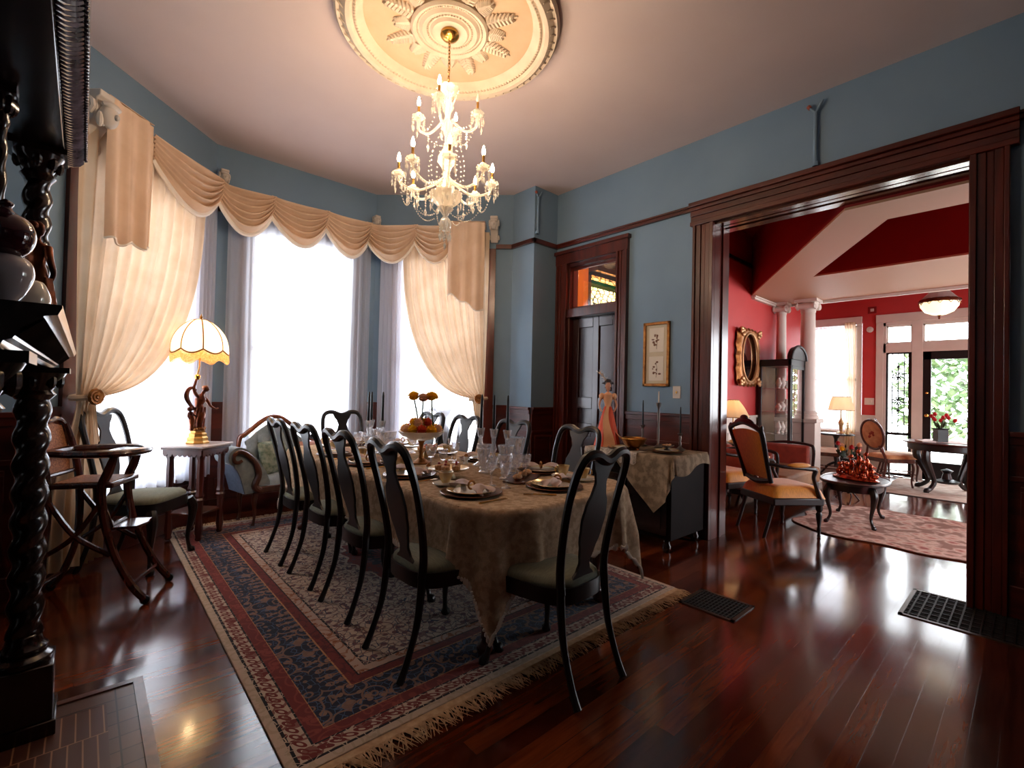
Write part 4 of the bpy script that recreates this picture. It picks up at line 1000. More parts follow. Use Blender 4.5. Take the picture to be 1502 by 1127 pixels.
for k in range(8):
    a = 2*PI*k/8
    for j in range(9):
        f = j/8; m.bead((.07*(1-f)*math.cos(a)+.03*f*math.cos(a), .07*(1-f)*math.sin(a)+.03*f*math.sin(a), 3.285+.0-.11*f), .007)
    drop_part(t, .1*math.cos(a), .1*math.sin(a), 2.58, .05, .007, .014); drop_part(t, .036*math.cos(a+.4), .036*math.sin(a+.4), 2.38, .05, .006, .014)
    for j in range(14):
        f = j/13; m.bead(((.04+.10*math.sin(PI*f)*.5+.05*f)*math.cos(a), (.04+.10*math.sin(PI*f)*.5+.05*f)*math.sin(a), 3.0-.42*f), .006)
drop_part(t, 0, 0, 2.34, .07, .008, .018); o = m.build('bead_strings', CRYST, t); o['kind'] = 'stuff'
BULB = emit('lit_bulb', (255, 222, 186), 600.0)
def arm(parent, a, R0, zc, zh, lit=True):
    M = Matrix.Rotation(a, 4, 'Z')
    m = MB(); m.m = M
    rtube(m, [(.03, 0, zh, .010), (.03+R0*.22, 0, zh-.05, .009), (.03+R0*.5, 0, zh-.085, .0085), (.03+R0*.8, 0, zh-.06, .008), (R0, 0, zc-.02, .008), (R0, 0, zc, .007)], 8)
    A = m.build('arm', CRYST, parent)
    m = MB(); m.m = M; m.lathe([(.008, zc-.006), (.03, zc-.002), (.044, zc+.014), (.041, zc+.016), (.026, zc+.004), (.001, zc+.004)], (R0, 0, 0), 14, flute=.08, nf=7)
    m.lathe([(.012, zc+.004), (.018, zc+.018), (.02, zc+.035), (.015, zc+.035), (.001, zc+.02)], (R0, 0, 0), 10); m.build('drip_pan', CRYST, A)
    m = MB(); m.m = M; m.tube([(R0, 0, zc+.015), (R0, 0, zc+.085)], .0085, 8); m.build('candle_sleeve', pbr('brass_sleeve', (210, 170, 90), .3, .6) if False else BRASS, A)
    m = MB(); m.m = M; m.lathe([(.005, 0), (.011, .012), (.012, .024), (.008, .04), (.003, .056), (.001, .062)], (R0, 0, zc+.086), 8); m.build('bulb', BULB if lit else CRYST, A)
    for k in range(6):
        b = 2*PI*k/6; p = M @ Vector((R0+.041*math.cos(b), .041*math.sin(b), zc+.008)); drop_part(A, p.x, p.y, p.z, .035+.03*(k % 2), .0065, .012)
    p = M @ Vector((.03+R0*.5, 0, zh-.093)); drop_part(A, p.x, p.y, p.z, .06, .007, .017)
NLO = 8
for k in range(NLO): arm(t, 2*PI*k/NLO+.25, .305, 2.68, 2.68)
for k in range(4): arm(t, 2*PI*k/4+.7, .2, 3.10, 3.08, k != 3)
m = MB()
for k in range(NLO):
    a0 = 2*PI*k/NLO+.25; a1 = a0+2*PI/NLO
    for j in range(1, 16):
        f = j/16; x = .305*(math.cos(a0)*(1-f)+math.cos(a1)*f); y = .305*(math.sin(a0)*(1-f)+math.sin(a1)*f); m.bead((x, y, 2.665-.13*4*f*(1-f)), .0065)
    for j in range(1, 15):
        f = j/15; r = .33*(1-f)*.75+.1; m.bead((r*.75*math.cos(a0+.2), r*.75*math.sin(a0+.2), 2.56-.12*f-.06*math.sin(PI*f)), .0055)
for k in range(4):
    a0 = 2*PI*k/4+.7; a1 = a0+PI/2
    for j in range(1, 14):
        f = j/14; m.bead((.2*(math.cos(a0)*(1-f)+math.cos(a1)*f), .2*(math.sin(a0)*(1-f)+math.sin(a1)*f), 3.09-.12*4*f*(1-f)), .006)
o = m.build('bead_garlands', CRYST, t); o['kind'] = 'stuff'
# ================================================================ THINGS ON THE RIGHT WALL
def gas_pipe(loc, rz, label):
    t = thing('gas_pipe', label, 'pipe', loc, rz, 'old painted gas pipes above the rail')
    MB().tube([(0, -.022, 0), (0, -.022, .42)], .014, 8).build('pipe', BLUE, t)
    MB().tube([(0, -.022, .42), (.03, -.03, .46), (.05, -.03, .50)], .010, 6).tube([(0, -.022, .42), (-.04, -.03, .47)], .010, 6).build('fork', BLUE, t)
    MB().tube([(-.034, -.03, .462), (-.05, -.03, .485)], .015, 8).build('cap', pbr('terracotta_cap', (150, 74, 56), .6), t)
    MB().box(-.02, .02, -.03, 0, .0, .03).build('clip', BLUE, t)
gas_pipe((XR, 1.155, 3.14), PI/2-PI, 'short blue-painted pipe with a forked top on the wall above the wide opening') if False else gas_pipe((XR, 1.155, 3.12), -PI/2, 'short blue-painted pipe with a forked top on the wall above the wide opening')
gas_pipe((3.86, 3.90, 3.14), 0, 'blue-painted pipe with a forked top on the wall corner beside the bay')
t = thing('picture_frame', 'tall narrow gilt frame with two small botanical prints between the door and the opening', 'picture', (XR, 2.52, 1.70), -PI/2)
m = MB(); w_, h_, b = .145, .32, .028
m.box(-w_, w_, -.025, 0, -h_, -h_+b); m.box(-w_, w_, -.025, 0, h_-b, h_); m.box(-w_, -w_+b, -.025, 0, -h_, h_); m.box(w_-b, w_, -.025, 0, -h_, h_); m.build('frame', GOLD, t, bevel=.004)
MB().box(-w_+b, w_-b, -.008, 0, -h_+b, h_-b).build('mat_board', pbr('cream_mat_board', (206, 190, 160), .8), t)
for s in (-1, 1):
    o = MB().box(-.08, .08, -.0105, -.008, s*.142-.12, s*.142+.12).build('print', pbr('pale_print_paper', (226, 214, 196), .8), t)
    m = MB(); rnd = random.Random(8+s)
    m.tube([(0, -.012, s*.142-.09), (.01, -.012, s*.142), (-.004, -.012, s*.142+.06)], .0018, 4)
    for k in range(9):
        x = rnd.uniform(-.04, .04); z = s*.142+rnd.uniform(-.06, .07); m.ball((x, -.0115, z), (rnd.uniform(.008, .018), .001, rnd.uniform(.006, .016)), 8, 5)
    m.build('drawing', pbr('sepia_ink', (120, 84, 66), .8), o)
t = thing('light_switch', 'cream light switch plate on the blue wall beside the opening', 'light switch', (XR, 2.30, 1.325), -PI/2)
MB().box(-.04, .04, -.006, 0, -.06, .06).build('plate', WHITE, t, bevel=.003); MB().box(-.006, .006, -.016, -.004, -.012, .010).build('toggle', BRASS, t, bevel=.002)
# ================================================================ SIDE TABLE WITH DOLL
SX, SY, SW, SL, SZ = 3.84, 2.40, .62, .90, .79
t = thing('sideboard', 'low dark sideboard against the wall under the picture, covered with a lace cloth', 'sideboard', (SX, SY, 0))
MB().box(-SW/2, SW/2, -SL/2, SL/2, SZ-.03, SZ).build('top', MAHOX, t, bevel=.006)
MB().box(-SW/2+.04, SW/2-.01, -SL/2+.03, SL/2-.03, .10, SZ-.03).build('body', pbr('dull_dark_stained_wood', (14, 8, 7), .65, 0, (20, 11, 9), 8, spec=.12), t, bevel=.006)
for k in range(2):
    y0 = -SL/2+.06+k*(SL/2-.05); y1 = y0+SL/2-.07
    d = MB().box(-SW/2+.022, -SW/2+.04, y0, y1, .14, SZ-.20).box(-SW/2+.016, -SW/2+.022, y0+.05, y1-.05, .19, SZ-.25).build('door', DARKW, t, bevel=.004)
    MB().ball((-SW/2+.01, y1-.03 if k == 0 else y0+.03, .42), .013, 10, 7).build('knob', BRASS, d)
    d = MB().box(-SW/2+.022, -SW/2+.04, y0, y1, SZ-.18, SZ-.05).build('drawer', DARKW, t, bevel=.004); MB().ball((-SW/2+.01, (y0+y1)/2, SZ-.115), .013, 10, 7).build('knob', BRASS, d)
for sx in (-1, 1):
    for sy in (-1, 1): MB().lathe([(.02, 0), (.034, .02), (.036, .05), (.024, .08), (.03, .105)], (sx*(SW/2-.07), sy*(SL/2-.08), 0), 14).build('foot', DARKW, t)
LACE2 = lace_mat('embroidered_side_cloth', (182, 158, 132), (150, 130, 108), .08, 70)
WLACE = lace_mat('white_lace_edging', (224, 210, 196), (200, 186, 170), .35, 60)
m = MB()
def sc_(u, v):   # cloth lying on the diagonal so its points hang over the edges
    a, b = (u*2-1)*.56, (v*2-1)*.56; x, y = (a+b)*Q, (a-b)*Q*1.0
    x = min(x, SW/2-.01)
    y -= .30; y = max(y, -SL/2-.13+.04*math.sin(x*9))
    return drape_pt(x, y, 0, SW/2, SL/2, .03, .10, .012, 16)
m.grid(sc_, 70, 70, th=.0015); cl = m.build('side_tablecloth', LACE2, None, 60); tag(cl, 'embroidered beige cloth with a pointed corner hanging from the sideboard', 'tablecloth', loc=(SX, SY, SZ+.004))
m = MB(); m.grid(lambda u, v: drape_pt(-(SW/2-.16)-(.16+(.09+.022*abs(math.sin(u*PI*9)))*1.0)*v, -.13+(SL/2+.12)*u, 0, SW/2, SL/2, .03, .1, .008, 30), 110, 16, th=.001)
o = m.build('lace_runner', WLACE, None, 60); tag(o, 'white scalloped lace runner hanging over the front of the sideboard below the doll', 'table runner', loc=(SX-.016, SY, SZ+.010))
SZT = SZ+.013
t = thing('fashion_doll', 'doll in an orange gown and feathered hat standing on the sideboard', 'doll', (3.70, 2.72, SZT), math.radians(127)); t.scale = (1.13,)*3
ORG = pbr('orange_gown', (222, 84, 40), .6, 0, (198, 64, 30), 12, (1, 1, .3)); PCH = pbr('peach_satin', (236, 176, 132), .5, 0, (220, 156, 112), 8); SKIN = pbr('doll_skin', (200, 140, 112), .5)
m = MB()
def skirt(u, v):
    a = 2*PI*u; z = .33*(1-v); r = .030+.075*v**.85; tr = max(0, -math.sin(a))
    f = 1+.07*math.cos(11*a)*v
    return (r*f*math.cos(a), r*f*math.sin(a)-.14*tr*max(0, v-.55)**1.6*5, z)
m.grid(skirt, 88, 26); m.build('skirt', ORG, t, 70)
m = MB(); m.grid(lambda u, v: ((u-.5)*(.02+.08*v)+.015*math.sin(5*v), .034+.078*v**.85+.006, .335*(1-v)+.002), 8, 24, th=.003); m.build('front_panel', PCH, t, 70)
m = MB(); m.grid(lambda u, v: (-.05-.19*v, (u-.5)*(.10+.10*v), .13*(1-v)**2+.012+.012*math.sin(u*20)*v), 20, 12, th=.003); m.build('train', PCH, t, 70)
MB().lathe([(.028, .32), (.026, .34), (.032, .37), (.042, .40), (.040, .43), (.022, .445), (.012, .45)], n=20, sy=.75).build('bodice', PCH, t)
m = MB()
m.lathe([(.010, .44), (.010, .465), (.016, .472), (.023, .49), (.025, .51), (.020, .53), (.001, .538)], n=16); m.ball((0, .025, .50), (.004, .006, .006), 6, 5)
for s in (-1, 1): rtube(m, [(s*.04, 0, .42, .010), (s*.062, .0, .38, .009), (s*.07, .02, .335, .007), (s*.058, .05, .30, .006), (s*.05, .062, .292, .007)], 7); m.ball((s*.009, .022, .512), .0025, 5, 4)
m.ball((0, .0245, .488), (.006, .003, .002), 6, 4)
m.build('body', SKIN, t)
m = MB()
for s in (-1, 1): m.ball((s*.05, 0, .415), (.026, .026, .028), 12, 8)
m.build('puff_sleeve', PCH, t)
HAIR = pbr('dark_brown_hair', (40, 22, 16), .6); m = MB(); m.ball((0, -.008, .518), (.029, .028, .03), 14, 9)
for k in range(7): m.ball((.027*math.cos(k*.5+2.6), -.012+.02*math.sin(k*.6), .49-.012*(k % 3)), .009, 8, 5)
m.build('hair', HAIR, t)
m = MB(); m.lathe([(.001, .548), (.022, .55), (.024, .535), (.05, .528), (.052, .532), (.03, .542), (.026, .562), (.001, .566)], n=24, mat=Tm(0, 0, 0, rx=.12)); m.build('hat', HAIR, t)
m = MB(); rnd = random.Random(2)
for k in range(40):
    f = k/40; p = Vector((.02+.06*f, -.02, .55+.09*f-.03*f*f)); m.tube([p, p+Vector((rnd.uniform(-.02, .03), rnd.uniform(-.025, .025), rnd.uniform(.0, .035)))], [.0022, .0006], 3)
m.build('feather', pbr('cream_feather', (220, 190, 160), .9), t)
MB().lathe([(.001, 0), (.05, 0), (.05, .01), (.001, .012)], n=20).build('stand', BRASS, t)
t = thing('brass_bowl', 'wide brass bowl on the sideboard between doll and candlesticks', 'bowl', (3.66, 2.40, SZT))
MB().lathe([(.001, 0), (.05, 0), (.045, .012), (.05, .02), (.085, .045), (.108, .085), (.118, .1), (.113, .1), (.1, .085), (.07, .045), (.001, .025)], n=32).build('body', pbr('dark_brass', (150, 96, 44), .3, .9), t)
MB().tube([(.115*math.cos(a), .115*math.sin(a), .101) for a in [2*PI*i/32 for i in range(32)]], .004, 6, closed=True).build('rim', BRASS, t)
PEW = pbr('pewter', (120, 110, 104), .35, .9)
for i, (x, y, h, nm) in enumerate(((4.02, 2.54, .2, 'left, behind the doll'), (4.0, 2.36, .42, 'middle, tallest twisted stem'), (4.0, 2.14, .15, 'right, nearest the opening'))):
    c = thing('side_candlestick', 'slim metal candlestick on the sideboard, '+nm, 'candlestick', (x, y, SZT))
    MB().lathe([(.001, 0), (.042, 0), (.044, .008), (.02, .02), (.01, .035), (.014, h*.4), (.009, h*.5), (.013, h*.75), (.009, h*.85), (.022, h*.95), (.024, h)], n=16).build('stem', PEW, c)
    o = MB().lathe([(.008, 0), (.008, .03), (.0065, .2), (.004, .235), (.001, .24)], n=10).build('side_taper', WHITE if i == 1 else BLACKC)
    if i == 1: o.scale = (1, 1, .45)
    tag(o, '%s thin taper in the sideboard candlestick, %s' % ('short white' if i == 1 else 'black', nm), 'candle', loc=(x, y, SZT+h))
for i, (x, y, nm) in enumerate(((3.74, 2.12, 'right end near the hanging point'), (3.63, 2.50, 'left end below the doll'))):
    p = dup(plate, (x, y, SZT), .4, 'gilt plate on the sideboard, '+nm, 'plates on the sideboard'); p.scale = (.8, .8, .8)
t = thing('silver_dish', 'small footed silver dish of sweets on the sideboard plate', 'dish', (3.74, 2.12, SZT+.021))
MB().lathe([(.001, 0), (.03, 0), (.012, .012), (.02, .022), (.055, .034), (.06, .042), (.05, .036), (.001, .026)], n=22).build('body', PEW, t)
rnd = random.Random(4); m = MB()
for k in range(22): a = rnd.uniform(0, 6.28); r = rnd.uniform(0, .04); m.ball((r*math.cos(a), r*math.sin(a), .038+.008*rnd.random()), (.010, .009, .008), 6, 4)
o = m.build('sweets', CAKE, t); o['kind'] = 'stuff'
# ================================================================ MANTELPIECE (left edge of the view)
t = thing('fireplace_mantel', 'tall dark carved overmantel with barley-twist columns at the left edge', 'fireplace mantel', (0, 0, 0))
m = MB(); m.box(XL, -.34, 1.12, 1.38, 0, 1.35).box(XL, -.34, 2.42, 2.68, 0, 1.35).box(XL, -.34, 1.38, 2.42, .95, 1.35).box(XL, -.62, 1.38, 2.42, 0, .95); m.build('surround', DARKW, t, bevel=.006)
m = MB(); m.box(XL+.04, -.36, 1.38, 1.41, 0, .95).box(XL+.04, -.36, 2.39, 2.42, 0, .95).box(XL+.04, -.36, 1.41, 2.39, .92, .95); m.build('firebox', IRON, t)
# shelf: stepped, flaring crown under a flat top
m = MB(); prof = [(-.60, 1.35), (-.10, 1.35), (-.095, 1.362), (-.085, 1.366), (-.075, 1.385), (-.05, 1.405), (-.035, 1.408), (-.03, 1.42), (-.03, 1.425), (-.60, 1.425)]
m.prism(prof, 1.07, 2.76, 'xz'); m.build('shelf', wood('glossy_shelf_wood', (20, 12, 12), (52, 38, 38), .14, 3, 1, (1, .12, 1)), t)
m = MB()
for i in range(150): y = 1.09+1.65*i/150; m.tube([(-.082, y, 1.372), (-.052, y+.008, 1.402)], .0045, 4)
m.build('shelf_gadroon', DARKW, t)
def column(y, x, z0, z1, r, base, cap, blk):
    g = twist(r, z0+.10, z1-.12, (x, y), turns=(z1-z0)/.13, amp=.13, n=24, steps=int((z1-z0)*130)).build('twisted_column', DARKW, t, 60)
    b = MB()
    if blk: b.box(x-.085, x+.085, y-.085, y+.085, z0-.24, z0); b.box(x-.095, x+.095, y-.095, y+.095, z0-.26, z0-.2)
    b.lathe([(r*1.7, 0), (r*1.75, .02), (r*1.3, .035), (r*1.45, .055), (r*1.1, .075), (r, .105)], (x, y, z0), 20); b.build('column_base', DARKW, g, bevel=.004)
    b = MB(); b.lathe([(r, 0), (r*1.35, .02), (r*1.1, .035), (r*1.3, .055), (r*1.8, .09), (r*2.1, .12)], (x, y, z1-.12), 20); b.box(x-r*2.1, x+r*2.1, y-r*2.1, y+r*2.1, z1-.02, z1)
    for k in range(8): a = 2*PI*k/8; b.ball((x+r*1.5*math.cos(a), y+r*1.5*math.sin(a), z1-.05), (.014, .014, .03), 6, 5)
    b.build('column_capital', DARKW, g)
column(2.50, -.14, .26, 1.35, .047, 1, 1, True)
column(1.22, -.16, .26, 1.35, .043, 1, 1, True)
column(2.52, -.150, 1.425, 2.17, .038, 0, 1, False)
column(2.06, -.205, 1.425, 2.17, .016, 0, 1, False)

MB().box(XL, -.40, 1.12, 2.68, 1.425, 2.17).build('overmantel_panel', DARKW, t, bevel=.006)
MB().box(-.395, -.39, 1.3, 2.4, 1.5, 2.1).build('mirror', MIRR, t)
m = MB(); m.box(XL, -.078, 1.02, 2.62, 2.165, 2.20); m.prism([(XL, 2.185), (-.075, 2.185), (-.07, 2.192), (-.05, 2.205), (-.03, 2.216), (-.026, 2.225), (-.014, 2.23), (-.014, 2.36), (XL, 2.36)], .98, 2.70, 'xz'); m.build('cornice', DARKW, t, bevel=.003)
m = MB()
for i in range(72): y = 1.0+1.66*i/72; m.tube([(-.074, y, 2.182), (-.060, y+.010, 2.188), (-.044, y+.022, 2.199), (-.028, y+.030, 2.213)], [.004, .0095, .0105, .005], 6)
for i in range(85): y = 1.0+1.69*i/85; m.ball((-.020, y, 2.226), (.006, .008, .006), 6, 4)
m.build('cornice_rope_carving', wood('silvered_carving', (44, 38, 46), (92, 82, 96), .18, 3, 1), t)  # window reflection on the dark carving is put into this silvery colour
# ornaments on the shelf
def statuette(parent, mat, h=1.0, arms='down'):
    """classical standing figure about 0.3 m tall, one continuous body under drapery"""
    m = MB(); m.m = Matrix.Scale(h, 4)
    m.grid(lambda u, v: ((.030+.012*math.sin(PI*v)+.016*(1-v)**2)*(1+.07*math.cos(9*2*PI*u+7*v))*math.cos(2*PI*u)+.01*math.sin(3*v), (.024+.010*math.sin(PI*v)+.014*(1-v)**2)*(1+.07*math.sin(8*2*PI*u+5*v))*math.sin(2*PI*u), .012+.15*v), 40, 24)
    m.build('drapery', mat, parent, 70)
    m = MB(); m.m = Matrix.Scale(h, 4)
    m.lathe([(.026, .15), (.030, .165), (.027, .185), (.022, .20), (.026, .222), (.032, .240), (.031, .252), (.014, .262), (.009, .27), (.009, .278), (.016, .284), (.019, .297), (.017, .311), (.008, .320), (.001, .321)], (.012, 0, 0), 22, sy=.72)
    m.ball((.012, -.020, .238), (.010, .008, .010), 8, 6); m.ball((.012+.012, -.018, .236), (.010, .008, .010), 8, 6); m.ball((.0, -.018, .236), (.010, .008, .010), 8, 6)
    m.ball((.012, -.019, .300), (.003, .005, .004), 6, 4); m.ball((.014, .012, .305), (.017, .014, .014), 10, 7)
    if arms == 'down':
        for s in (-1, 1): rtube(m, [(.012+s*.032, 0, .247, .011), (.012+s*.042, .004, .215, .009), (.012+s*.040, -.01, .18, .007), (.012+s*.02, -.026, .165, .0065)], 8)
    m.build('body', mat, parent, 70)
    m = MB(); m.m = Matrix.Scale(h, 4); m.lathe([(.001, 0), (.045, 0), (.046, .008), (.038, .014), (.001, .016)], n=24); m.build('base', mat, parent)
s = thing('statuette', 'dark bronze statuette of a draped standing woman on the mantel shelf', 'statuette', (-.100, 1.86, 1.425), 2.4); statuette(s, BRONZE)
v = thing('glass_vase', 'white glass vase with a dark red lid at the near end of the mantel shelf', 'vase', (-.115, 1.26, 1.425))
MB().lathe(smooth_path([(.001, 0), (.02, 0), (.022, .006), (.017, .014), (.03, .035), (.041, .065), (.038, .09), (.024, .103), (.001, .105)], 4), n=40).build('body', pbr('smoky_white_glass', (176, 168, 170), .08, 0, coat=1), v)
MB().lathe(smooth_path([(.022, .103), (.036, .118), (.042, .142), (.034, .168), (.014, .182), (.008, .19), (.011, .198), (.001, .206)], 4), n=40).build('lid', pbr('oxblood_glaze', (62, 22, 30), .08, 0, coat=1), v)
v = thing('cream_bowl', 'small glossy cream bowl behind the glass vase on the mantel shelf', 'bowl', (-.098, 1.44, 1.425))
MB().lathe(smooth_path([(.001, 0), (.022, 0), (.022, .006), (.036, .03), (.040, .055), (.030, .082), (.024, .088), (.021, .084), (.034, .055), (.001, .02)], 4), n=40).build('body', pbr('cream_glaze', (214, 204, 186), .08, 0, coat=1), v)
# ================================================================ CHILD'S HIGH CHAIR with cane back
t = thing('high_chair', 'antique wooden high chair with cane back, hoop arms and casters near the mantel', 'high chair', (.075, 3.80, 0), math.radians(-26))
WD = wood('dark_red_wood', (46, 18, 14), (84, 36, 24), .25, 4, .5)
for s in (-1, 1):
    rtube(MB(), [(.33, s*.17, .03, .020), (.26, s*.17, .12, .021), (.17, s*.165, .30, .020), (.11, s*.155, .5, .022), (.09, s*.15, .68, .024), (.12, s*.15, .78, .026), (.15, s*.15, .88, .018)], 8).build('leg', WD, t)
    rtube(MB(), [(-.30, s*.17, .03, .020), (-.24, s*.17, .12, .020), (-.18, s*.165, .30, .019), (-.16, s*.155, .5, .021), (-.17, s*.15, .72, .021), (-.20, s*.145, .9, .019), (-.235, s*.13, 1.04, .018)], 8).build('leg', WD, t)
    for x in (.33, -.30): MB().lathe([(.001, -.011), (.018, -.011), (.026, -.006), (.026, .006), (.018, .011), (.001, .011)], n=16, mat=Matrix.Translation((x, s*.17, .027)) @ Matrix.Rotation(PI/2, 4, 'X')).build('caster', IRON, t)
    m = MB(); rtube(m, [(.15, s*.165, .30, .014), (-.02, s*.17, .42, .015), (-.16, s*.155, .62, .014)], 6); rtube(m, [(-.18, s*.165, .30, .014), (-.02, s*.17, .42, .015), (.10, s*.155, .62, .014)], 6); m.build('cross_brace', WD, t)
for z, xx in ((.12, .26), (.12, -.24), (.45, .115)): MB().tube([(xx, -.165, z), (xx, .165, z)], .011, 7).build('stretcher', WD, t)
MB().box(-.17, .15, -.16, .16, .685, .715).build('seat_frame', WD, t, bevel=.008); MB().box(-.145, .125, -.135, .135, .715, .719).build('seat', CANE, t)
m = MB(); m.grid(lambda u, v: (-.195-.05*v-.012*math.sin(PI*u), (u-.5)*.26*(1-.12*math.cos(v*PI*2)), .76+.27*v+.02*math.sin(PI*u)*v), 12, 8, th=.006); m.build('backrest', CANE, t)
m = MB(); rtube(m, [(-.20, -.145, .9, .013), (-.245, -.13, 1.04, .015), (-.25, -.06, 1.075, .015), (-.25, 0, 1.062, .015), (-.25, .06, 1.075, .015), (-.245, .13, 1.04, .015), (-.20, .145, .9, .013)], 8); rtube(m, [(-.185, -.145, .755, .012), (-.195, 0, .75, .014), (-.185, .145, .755, .012)], 8); m.build('crest_rail', WD, t)
m = MB(); q = [(.03+.21*math.copysign(abs(math.cos(a))**.8, math.cos(a)), .19*math.sin(a), .885) for a in [2*PI*i/36 for i in range(36)]]
m.tube([(x if x > -.12 else -.2+.35*(x+.18), y, z) for x, y, z in q], .022, 8, closed=True, flat=1.25); m.build('arm_hoop', WD, t)
MB().prism([(.06, -.17), (.17, -.15), (.235, -.06), (.235, .06), (.17, .15), (.06, .17)], .872, .892, 'xy').build('tray', WD, t, bevel=.004)
MB().prism([(.12, -.11), (.25, -.10), (.27, 0), (.25, .10), (.12, .11)], .43, .445, 'xy').build('footrest', WD, t, bevel=.003)
for s in (-1, 1): MB().tube([(.13, s*.1, .44), (.105, s*.13, .56)], .008, 6).build('footrest_arm', WD, t)
# ================================================================ LAMP TABLE AND FIGURE LAMP
t = thing('lamp_table', 'small square table with scalloped apron and carved legs in the bay, under the lamp', 'table', (.73, 4.81, RZ), math.radians(42.15+3))
a = .16
MB().box(-a-.035, a+.035, -a-.035, a+.035, .765, .785).build('tabletop', pbr('pale_marble_top', (226, 210, 204), .25, 0, (206, 186, 182), 5, coat=.3), t, bevel=.006)
MB().box(-a-.02, a+.02, -a-.02, a+.02, .745, .765).build('top_moulding', WALN, t, bevel=.004)
m = MB(); sc8 = []
for i in range(8):
    x0 = -a-.005+(2*a+.01)*i/8; w = (2*a+.01)/8
    sc8 += [(x0+w*k/6, .712-.022*math.sin(PI*k/6)) for k in range(6)]
poly = [(-a-.005, .745), (-a-.005, .712)]+sc8+[(a+.005, .712), (a+.005, .745)]
for r in range(4): m.prism(poly, -a-.012, -a+.0, 'xz', Matrix.Rotation(r*PI/2, 4, 'Z'))
m.build('scalloped_apron', MAHO, t)
for sx in (-1, 1):
    for sy in (-1, 1):
        MB().lathe([(.018, 0), (.026, .015), (.021, .03), (.029, .08), (.022, .2), (.027, .32), (.036, .335), (.027, .35), (.034, .37), (.024, .40), (.028, .55), (.024, .66), (.034, .70), (.038, .745)], (sx*(a-.03), sy*(a-.03), 0), 14, flute=.06, nf=7).build('leg', MAHO, t)
MB().box(-a+.02, a-.02, -a+.02, a-.02, .20, .22).build('lower_shelf', WALN, t, bevel=.004)
LX, LY, LZ = .73, 4.81, .785+RZ
t = thing('figure_lamp', 'lit table lamp with a bronze figure group and cream scalloped fringed shade', 'lamp', (LX, LY, LZ), math.radians(42.15))
MB().lathe([(.001, 0), (.088, 0), (.092, .012), (.08, .025), (.082, .05), (.07, .062), (.07, .085), (.055, .095), (.058, .11), (.001, .115)], n=8, a0=PI/8).build('base', pbr('gilt_lamp_base', (214, 170, 96), .3, .7, (190, 140, 70), 20), t, 20)
m = MB(); FS = Matrix.Diagonal((1.38, 1.3, 1, 1)); m.m = FS   # main figure, leaning, with raised arm; local +x is to the viewer's right, -y towards the viewer
rtube(m, [(-.012, -.01, .12, .016), (-.014, -.02, .18, .020), (-.004, -.022, .235, .026), (.002, -.012, .28, .030), (.0, -.005, .33, .024), (.006, -.008, .375, .031), (.01, -.01, .405, .022), (.016, -.014, .425, .012), (.022, -.018, .445, .012)], 12)
rtube(m, [(.022, .012, .12, .015), (.03, .006, .18, .019), (.022, -.004, .235, .026), (.012, -.006, .28, .026)], 10)
m.ball((.034, -.022, .468), (.022, .021, .026), 14, 10); m.ball((.046, -.034, .462), (.006, .006, .006), 6, 5)
rtube(m, [(-.016, -.008, .40, .012), (-.04, -.01, .43, .011), (-.05, -.008, .47, .009), (-.035, -.004, .515, .008), (-.02, 0, .55, .008)], 8)
rtube(m, [(.034, -.012, .395, .012), (.05, -.025, .355, .011), (.06, -.035, .32, .009), (.085, -.05, .295, .007), (.105, -.055, .30, .006)], 8)
m.build('figure', BRONZE, t, 70)
m = MB(); m.m = FS; m.ball((.04, -.012, .48), (.022, .02, .018), 10, 7)
for k in range(6): m.ball((.05+.008*math.cos(k), -.008+.008*math.sin(k), .462+.006*(k % 3)), .009, 7, 5)
m.build('hair', GOLD, t)
m = MB(); m.m = FS; m.grid(lambda u, v: (-.006+.034*math.sin(2*PI*u)*(1+.15*math.sin(9*u*6.28+6*v))*(.75+.25*v)+.008*v, -.012+.030*math.cos(2*PI*u)*(1+.15*math.cos(7*u*6.28)), .14+.17*v), 40, 16)
rtube(m, [(-.03, .0, .29, .012), (-.065, .004, .34, .014), (-.092, .004, .40, .018), (-.085, 0, .455, .016), (-.055, 0, .475, .012), (-.02, 0, .455, .008)], 8, flat=.35); m.build('drapery', BRONZE, t, 70)
m = MB(); m.m = FS   # child at the side
rtube(m, [(-.062, -.012, .115, .009), (-.066, -.016, .16, .012), (-.064, -.014, .20, .016), (-.068, -.01, .235, .013), (-.076, -.014, .262, .016), (-.080, -.014, .278, .007)], 10)
m.ball((-.084, -.016, .298), (.017, .016, .02), 12, 8); rtube(m, [(-.07, -.014, .265, .007), (-.052, -.024, .24, .006), (-.035, -.022, .235, .005)], 7); rtube(m, [(-.088, -.014, .265, .007), (-.10, -.02, .24, .006), (-.098, -.03, .215, .005)], 7)
m.build('child_figure', BRONZE, t, 70)
m = MB(); rnd = random.Random(9)
for k in range(16):
    an = 2*PI*k/16; m.ball((.045*math.cos(an), .045*math.sin(an), .122+.006*(k % 3)), (.018, .018, .014), 7, 5)
m.build('rocky_ground', GOLD, t)
MB().tube([(-.02, 0, .55), (-.018, 0, .60), (0, 0, .66), (0, 0, .80)], .006, 8).lathe([(.012, .545), (.022, .56), (.024, .58), (.014, .59)], (-.02, 0, 0), 12).lathe([(.022, .74), (.026, .76), (.02, .80)], n=12).build('stem', BRASS, t)
SHADE = sheer('lit_lampshade_silk', (255, 242, 214), .0, .75)
def shade_r(v): return .045+.172*math.sin(min(1, v*1.02)*PI/2)**.9
NS = 8
def shade(u, v, bot=True):
    a = 2*PI*u; k = abs(math.sin(a*NS/2)); z = 1.06-.26*v**1.25; r = shade_r(v)*(1-.045*(1-k)*v)
    if bot: z -= .035*k*v**6
    return (r*math.cos(a), r*math.sin(a), z)
